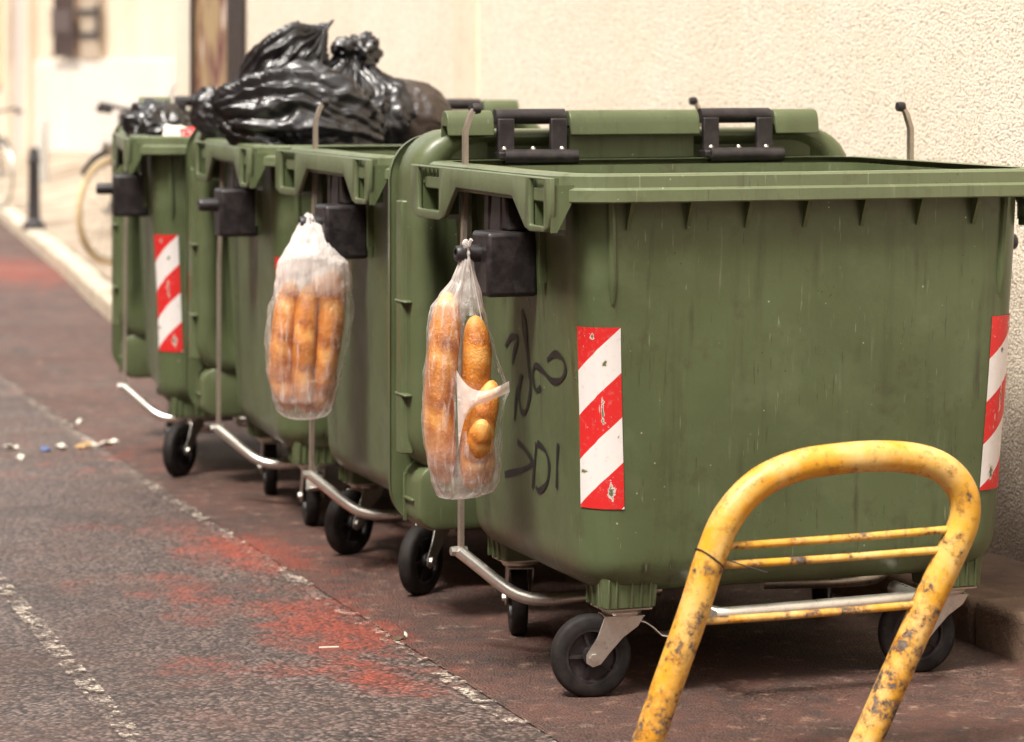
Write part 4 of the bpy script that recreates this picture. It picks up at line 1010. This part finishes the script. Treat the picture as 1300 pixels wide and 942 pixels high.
sB = F / PB.y
def q2(px, py): return ((px - 378) / sB, (278 - py) / sB)
XB = [(527, 364, 382), (523, 350, 398), (514, 342, 407), (498, 334, 413), (468, 327, 420), (430, 323, 429), (390, 326, 434), (360, 337, 433), (345, 339, 432), (328, 341, 430), (316, 348, 418), (300, 357, 406), (285, 366, 396), (274, 372, 388), (266, 376, 382)]
outB = [((278 - y) / sB, (xl - 378) / sB, (xr - 378) / sB) for (y, xl, xr) in XB]
bb = bag(outB, 0.085, tuple(PB), 'full closed white plastic bag of baguettes hung on the second bin', (), 0.009, 9.0, gathertop=0.40, gk=2.0)
m = MB(); m.tube(smooth_path([(0.010, -0.016, -0.04), (0.008, -0.024, -0.01), (0.004, -0.018, 0.018), (0.0, 0.0, 0.026), (-0.004, 0.018, 0.018), (-0.006, 0.022, -0.01), (-0.010, 0.012, -0.045)], 6), 0.007, 8, flat=0.6); m.build('handle_loop', BAND, bb)
BG2 = 'baguettes in the closed bag on the second bin'
def bpath2(pts): return [Vector((q2(x, y)[0], d, q2(x, y)[1])) for (x, y, d) in pts]
baguette(bpath2([(357, 350, 0.0), (348, 420, -0.02), (345, 470, -0.01), (356, 516, 0.0)]), 0.040, tuple(PB), 'left baguette inside the closed white bag', BG2, 5)
baguette(bpath2([(379, 355, -0.02), (376, 420, -0.045), (374, 470, -0.04), (376, 518, -0.01)]), 0.036, tuple(PB), 'middle baguette inside the closed white bag', BG2, 6)
baguette(bpath2([(411, 332, 0.0), (407, 400, -0.02), (398, 460, -0.02), (388, 518, 0.0)]), 0.042, tuple(PB), 'right baguette inside the closed white bag, standing tallest', BG2, 7)
baguette(bpath2([(392, 345, 0.03), (390, 420, 0.04), (398, 470, 0.04), (402, 510, 0.02)]), 0.036, tuple(PB), 'rear baguette half hidden behind the others in the closed bag', BG2, 8)

# ------------------------------------------------------------------ rubbish
def crumple(name, c, rad, axis, label, group, mat=TRASH, seed=0, folds=11, fold_amp=0.10, knot=0.0, sub=6, rough_amp=0.12, cat='rubbish bag'):
    """crumpled plastic: folds radiate from the tied pole (axis) and cross creases break them up"""
    bm = bmesh.new(); bmesh.ops.create_icosphere(bm, subdivisions=sub, radius=1.0)
    ax = Vector(axis).normalized(); q = ax.to_track_quat('Z', 'Y'); qi = q.inverted()
    for v in bm.verts:
        p_ = qi @ v.co; th = math.acos(max(-1, min(1, p_.z))); ph = atan2(p_.y, p_.x)
        wv = 1.3 * noise.noise(Vector((p_.x * 1.5, p_.y * 1.5, p_.z * 1.5 + seed)))
        fold = 1 - abs(sin(ph * folds / 2 + wv * 1.6 + 0.6 * sin(th * 2 + seed)))
        fold2 = 1 - abs(sin(ph * folds * 0.9 + wv * 4 + seed))
        wt = sin(th) ** 0.6 * (0.35 + 0.65 * max(0, cos(th * 0.75)))
        n1 = noise.noise(v.co * 1.6 + Vector((seed, 0, 0))); n2 = 1 - 2 * abs(noise.noise(v.co * 3.2 + Vector((0, seed, 0)))); n3 = 1 - 2 * abs(noise.noise(v.co * 7.5 + Vector((0, 0, seed))))
        r = 1 + fold_amp * (fold - 0.4) * wt + 0.40 * fold_amp * (fold2 - 0.4) * wt + rough_amp * (1.2 * n1 + 0.50 * (n2 - 0.5) + 0.15 * (n3 - 0.5))
        p2 = p_ * r
        if knot: # pull the pole into a neck with a flared tuft
            if th < 0.75:
                t = 1 - th / 0.75; p2.z += knot * t ** 1.4; k = 1 - 0.72 * sin(min(1, t * 1.3) * pi / 2) + 0.5 * max(0, t - 0.7); p2.x *= k; p2.y *= k
        v.co = q @ Vector((p2.x * rad[0], p2.y * rad[1], p2.z * rad[2]))
    me = bpy.data.meshes.new(name); bm.to_mesh(me); bm.free(); me.materials.append(mat); me.polygons.foreach_set('use_smooth', [True] * len(me.polygons))
    o = bpy.data.objects.new(name, me); COL.objects.link(o); o.location = c; return tag(o, label, cat, group)
def at(px, py, Y): s = F / Y; return Vector(((px - 650) / s, Y, HC - (py - 88) / s))
GR = 'rubbish bags heaped on the third bin'
crumple('rubbish_bag', at(355, 92, 10.35), (0.10, 0.12, 0.20), (0.72, 0.0, 0.70), 'black rubbish bag rising to a pointed corner at the top left of the heap', GR, seed=3, folds=15, fold_amp=0.26, rough_amp=0.10, knot=0.30)
crumple('rubbish_bag', at(440, 150, 10.45), (0.235, 0.24, 0.20), (0.12, -0.25, 1), 'shiny black rubbish bag with a knotted tuft on top, in the middle of the heap', GR, seed=11, folds=15, fold_amp=0.22, knot=0.30)
crumple('rubbish_bag', at(502, 158, 10.5), (0.125, 0.20, 0.160), (-0.2, 0, 1), 'brown rubbish bag at the right end of the heap', GR, mat=TRASHB, seed=21, folds=9, fold_amp=0.05, rough_amp=0.07)
crumple('rubbish_bag', at(385, 162, 10.05), (0.13, 0.20, 0.27), (-1.0, -0.1, 0.12), 'slack black rubbish bag drooping over the near side of the heap', GR, seed=31, folds=15, fold_amp=0.24, rough_amp=0.16)
crumple('rubbish_bag', at(276, 150, 10.75), (0.06, 0.12, 0.085), (0.8, 0, 0.5), 'small black rubbish bag at the left end of the heap', GR, seed=41, folds=9, fold_amp=0.2, rough_amp=0.2, sub=5)
crumple('rubbish_bag', at(450, 72, 10.45), (0.085, 0.07, 0.085), (0.7, 0, 0.6), 'matted tuft of black plastic twisted above the heap', GR, seed=51, folds=9, fold_amp=0.3, rough_amp=0.4, sub=5)
crumple('rubbish_bag', at(200, 160, 11.4), (0.12, 0.12, 0.09), (0.3, -0.3, 0.9), 'crumpled black rubbish bag lying in the farthest bin', 'rubbish in the farthest bin', seed=61, folds=9, fold_amp=0.2, rough_amp=0.25, sub=5)
# filling below so that the bags rest on something real inside the bins
def fill(b, z, label, seed):
    hx, hy = half(z); hx -= 0.03; hy -= 0.03; m = MB(); n = 26; v = []
    for j in range(n + 1):
        for i in range(n + 1):
            x = -hx + 2 * hx * i / n; y = -hy + 2 * hy * j / n; v.append((x, y, z + 0.05 * noise.noise(Vector((x * 5, y * 5, seed)))))
    m.add(v, [(j * (n + 1) + i, j * (n + 1) + i + 1, (j + 1) * (n + 1) + i + 1, (j + 1) * (n + 1) + i) for j in range(n) for i in range(n)])
    o = m.build('rubbish', TRASH); o.matrix_world = b.matrix_world; return tag(o, label, 'rubbish', kind='stuff')
fill(binC, 1.10, 'loose black rubbish filling the third bin below the heap', 2.0)
fill(binD, 1.08, 'loose dark rubbish filling the farthest bin', 5.0)
# paper, card and wrapper in the farthest bin
def crumpled_sheet(name, c, sx, sy, rot, mat, label, cat, seed, amp=0.02, th=0.002, group=None):
    m = MB(); n = 10; v = []
    for j in range(n + 1):
        for i in range(n + 1):
            x = (i / n - 0.5) * sx; y = (j / n - 0.5) * sy; z = amp * (noise.noise(Vector((x * 22, y * 22, seed))) + 0.6 * noise.noise(Vector((x * 60, y * 60, seed)))); v.append((x * (1 + 0.1 * noise.noise(Vector((y * 30, seed, 0)))), y * (1 + 0.1 * noise.noise(Vector((x * 30, 0, seed)))), z))
    m.add(v, [(j * (n + 1) + i, j * (n + 1) + i + 1, (j + 1) * (n + 1) + i + 1, (j + 1) * (n + 1) + i) for j in range(n) for i in range(n)])
    o = m.build(name, mat, solid=th); o.location = c; o.rotation_euler = [radians(a) for a in rot]; return tag(o, label, cat, group)
crumpled_sheet('paper', at(224, 170, 11.15), 0.10, 0.07, (60, 10, 0), PAPER, 'crumpled cream paper on the farthest bin beside the red wrapper', 'paper', 3, 0.012)
crumpled_sheet('wrapper', at(239, 170, 11.1), 0.055, 0.05, (60, -10, 10), REDP, 'small red plastic wrapper on the farthest bin', 'wrapper', 5, 0.01)

# ------------------------------------------------------------------ the yellow barrier hoop
def bp(px, py):
    Y = 6.52 + 0.0; s = None
    x0 = (px - 650) / F; slope = 0.27; Y = 6.30 / (1 - slope * x0); Y = 6.45 + 0  if False else Y
    s = F / Y; return Vector(((px - 650) / s, Y, HC - (py - 88) / s))
base = bp(820, 940); base.z = 0
yb = empty('barrier', (base.x, base.y, 0), label='bent yellow tubular steel hoop barrier with chipped paint in front of the nearest bin', cat='barrier')
def rel(p_): return p_ - Vector((base.x, base.y, 0))
hoop = [(812, 975), (852, 857), (880, 778), (903, 705), (925, 655), (962, 615), (1010, 592), (1060, 583), (1115, 579), (1165, 583), (1200, 597), (1222, 625), (1224, 660), (1206, 705), (1178, 765), (1138, 855), (1085, 975)]
HP = [rel(bp(*p_)) for p_ in hoop]
# run the legs down into the ground
def toground(a, b_):
    t = (a.z + 0.02) / (b_.z - a.z) if abs(b_.z - a.z) > 1e-6 else 0
    return a + (a - b_) * t
HP[0] = toground(HP[1], HP[2]); HP[-1] = toground(HP[-2], HP[-3])
m = MB(); m.tube(smooth_path(HP, 7), 0.0345, 28); m.build('hoop', YELLOW, yb)
for a, b_ in (((918, 694), (1206, 672)), ((910, 718), (1196, 698)), ((886, 789), (1172, 767))):
    A_, B_ = rel(bp(*a)), rel(bp(*b_)); mid = (A_ + B_) / 2 + Vector((0, 0, -0.002))
    m = MB(); m.tube(smooth_path([A_, mid, B_], 6), 0.0088, 12); m.build('rail', YELLOW, yb)
m = MB()
for P_ in (HP[0], HP[-1]): m.lathe([(0.0, 0.012), (0.034, 0.014), (0.060, 0.010), (0.068, -0.01)], 20, Matrix.Translation((P_.x, P_.y, 0.0)))
m.build('footing', simple('dirty_concrete', (0.12, 0.09, 0.075), 0.9, bump=0.004), yb)
# black wire twisted round the leg
m = MB(); c0 = rel(bp(903, 704)); pts = []
dleg = (rel(bp(925, 655)) - rel(bp(880, 778))).normalized(); e1 = Vector((1, 0, 0)); e1 = (e1 - dleg * e1.dot(dleg)).normalized(); e2 = dleg.cross(e1)
for k in range(22):
    a = radians(180 - 20 + 18 * k); pts.append(c0 + (e1 * cos(a) + e2 * sin(a)) * 0.0365 + dleg * (-0.01 + 0.012 * cos(a + 2.5)))
pts += [rel(bp(940, 714)) + Vector((0, -0.03, 0)), rel(bp(972, 723)) + Vector((0, -0.04, 0))]
m.tube(pts, 0.0016, 6); o = m.build('wire', IRON); o.location = yb.location; tag(o, 'thin black wire twisted round the left leg of the yellow barrier', 'wire')

# ------------------------------------------------------------------ litter
LG = 'litter scattered on the road'
for i, (px, py, sx, sy, mat, lab, nm) in enumerate([
    (14, 571, 0.06, 0.035, PAPER, 'flat white paper scrap at the far left of the litter line', 'paper_scrap'),
    (26, 584, 0.03, 0.02, PAPER, 'tiny pale scrap just in front of the leftmost paper', 'paper_scrap'),
    (58, 573, 0.05, 0.03, BLUEP, 'small blue wrapper among the litter on the asphalt', 'wrapper'),
    (78, 570, 0.09, 0.03, PAPER, 'long cream paper scrap right of the blue wrapper', 'paper_scrap'),
    (105, 569, 0.06, 0.05, simple('brown_scrap_paper', (0.40, 0.26, 0.12), 0.8), 'brownish crumpled scrap in the middle of the litter line', 'paper_scrap'),
    (128, 566, 0.10, 0.05, PAPER, 'largest white crumpled paper at the right end of the litter', 'paper_scrap'),
    (143, 564, 0.05, 0.03, PAPER, 'small white paper scrap touching the largest crumpled one', 'paper_scrap'),
    (100, 538, 0.03, 0.02, PAPER, 'lone pale scrap farther up the road than the rest', 'paper_scrap'),
    (515, 812, 0.012, 0.008, PAPER, 'tiny white chip beside the dark leaf near the joint line', 'paper_scrap')]):
    crumpled_sheet(nm, ground_pt(px, py) + Vector((0, 0, 0.012)), sx, sy, (0, 0, 20 + 31 * i), mat, lab, 'litter', i + 2, 0.016, group=LG)
crumpled_sheet('leaf', ground_pt(506, 814) + Vector((0, 0, 0.010)), 0.035, 0.018, (0, 0, 10), LEAF, 'small dark dry leaf on the brown asphalt near the joint line', 'leaf', 44, 0.008, group=LG)
m = MB(); m.tube([ground_pt(405, 826) + Vector((0, 0, 0.008)), ground_pt(430, 825) + Vector((0, 0, 0.008))], 0.0022, 6); o = m.build('straw', PAPER); tag(o, 'thin pale stick lying on the red-stained asphalt', 'litter', LG)

S.render.resolution_x = 1024; S.render.resolution_y = 742; S.render.resolution_percentage = 100
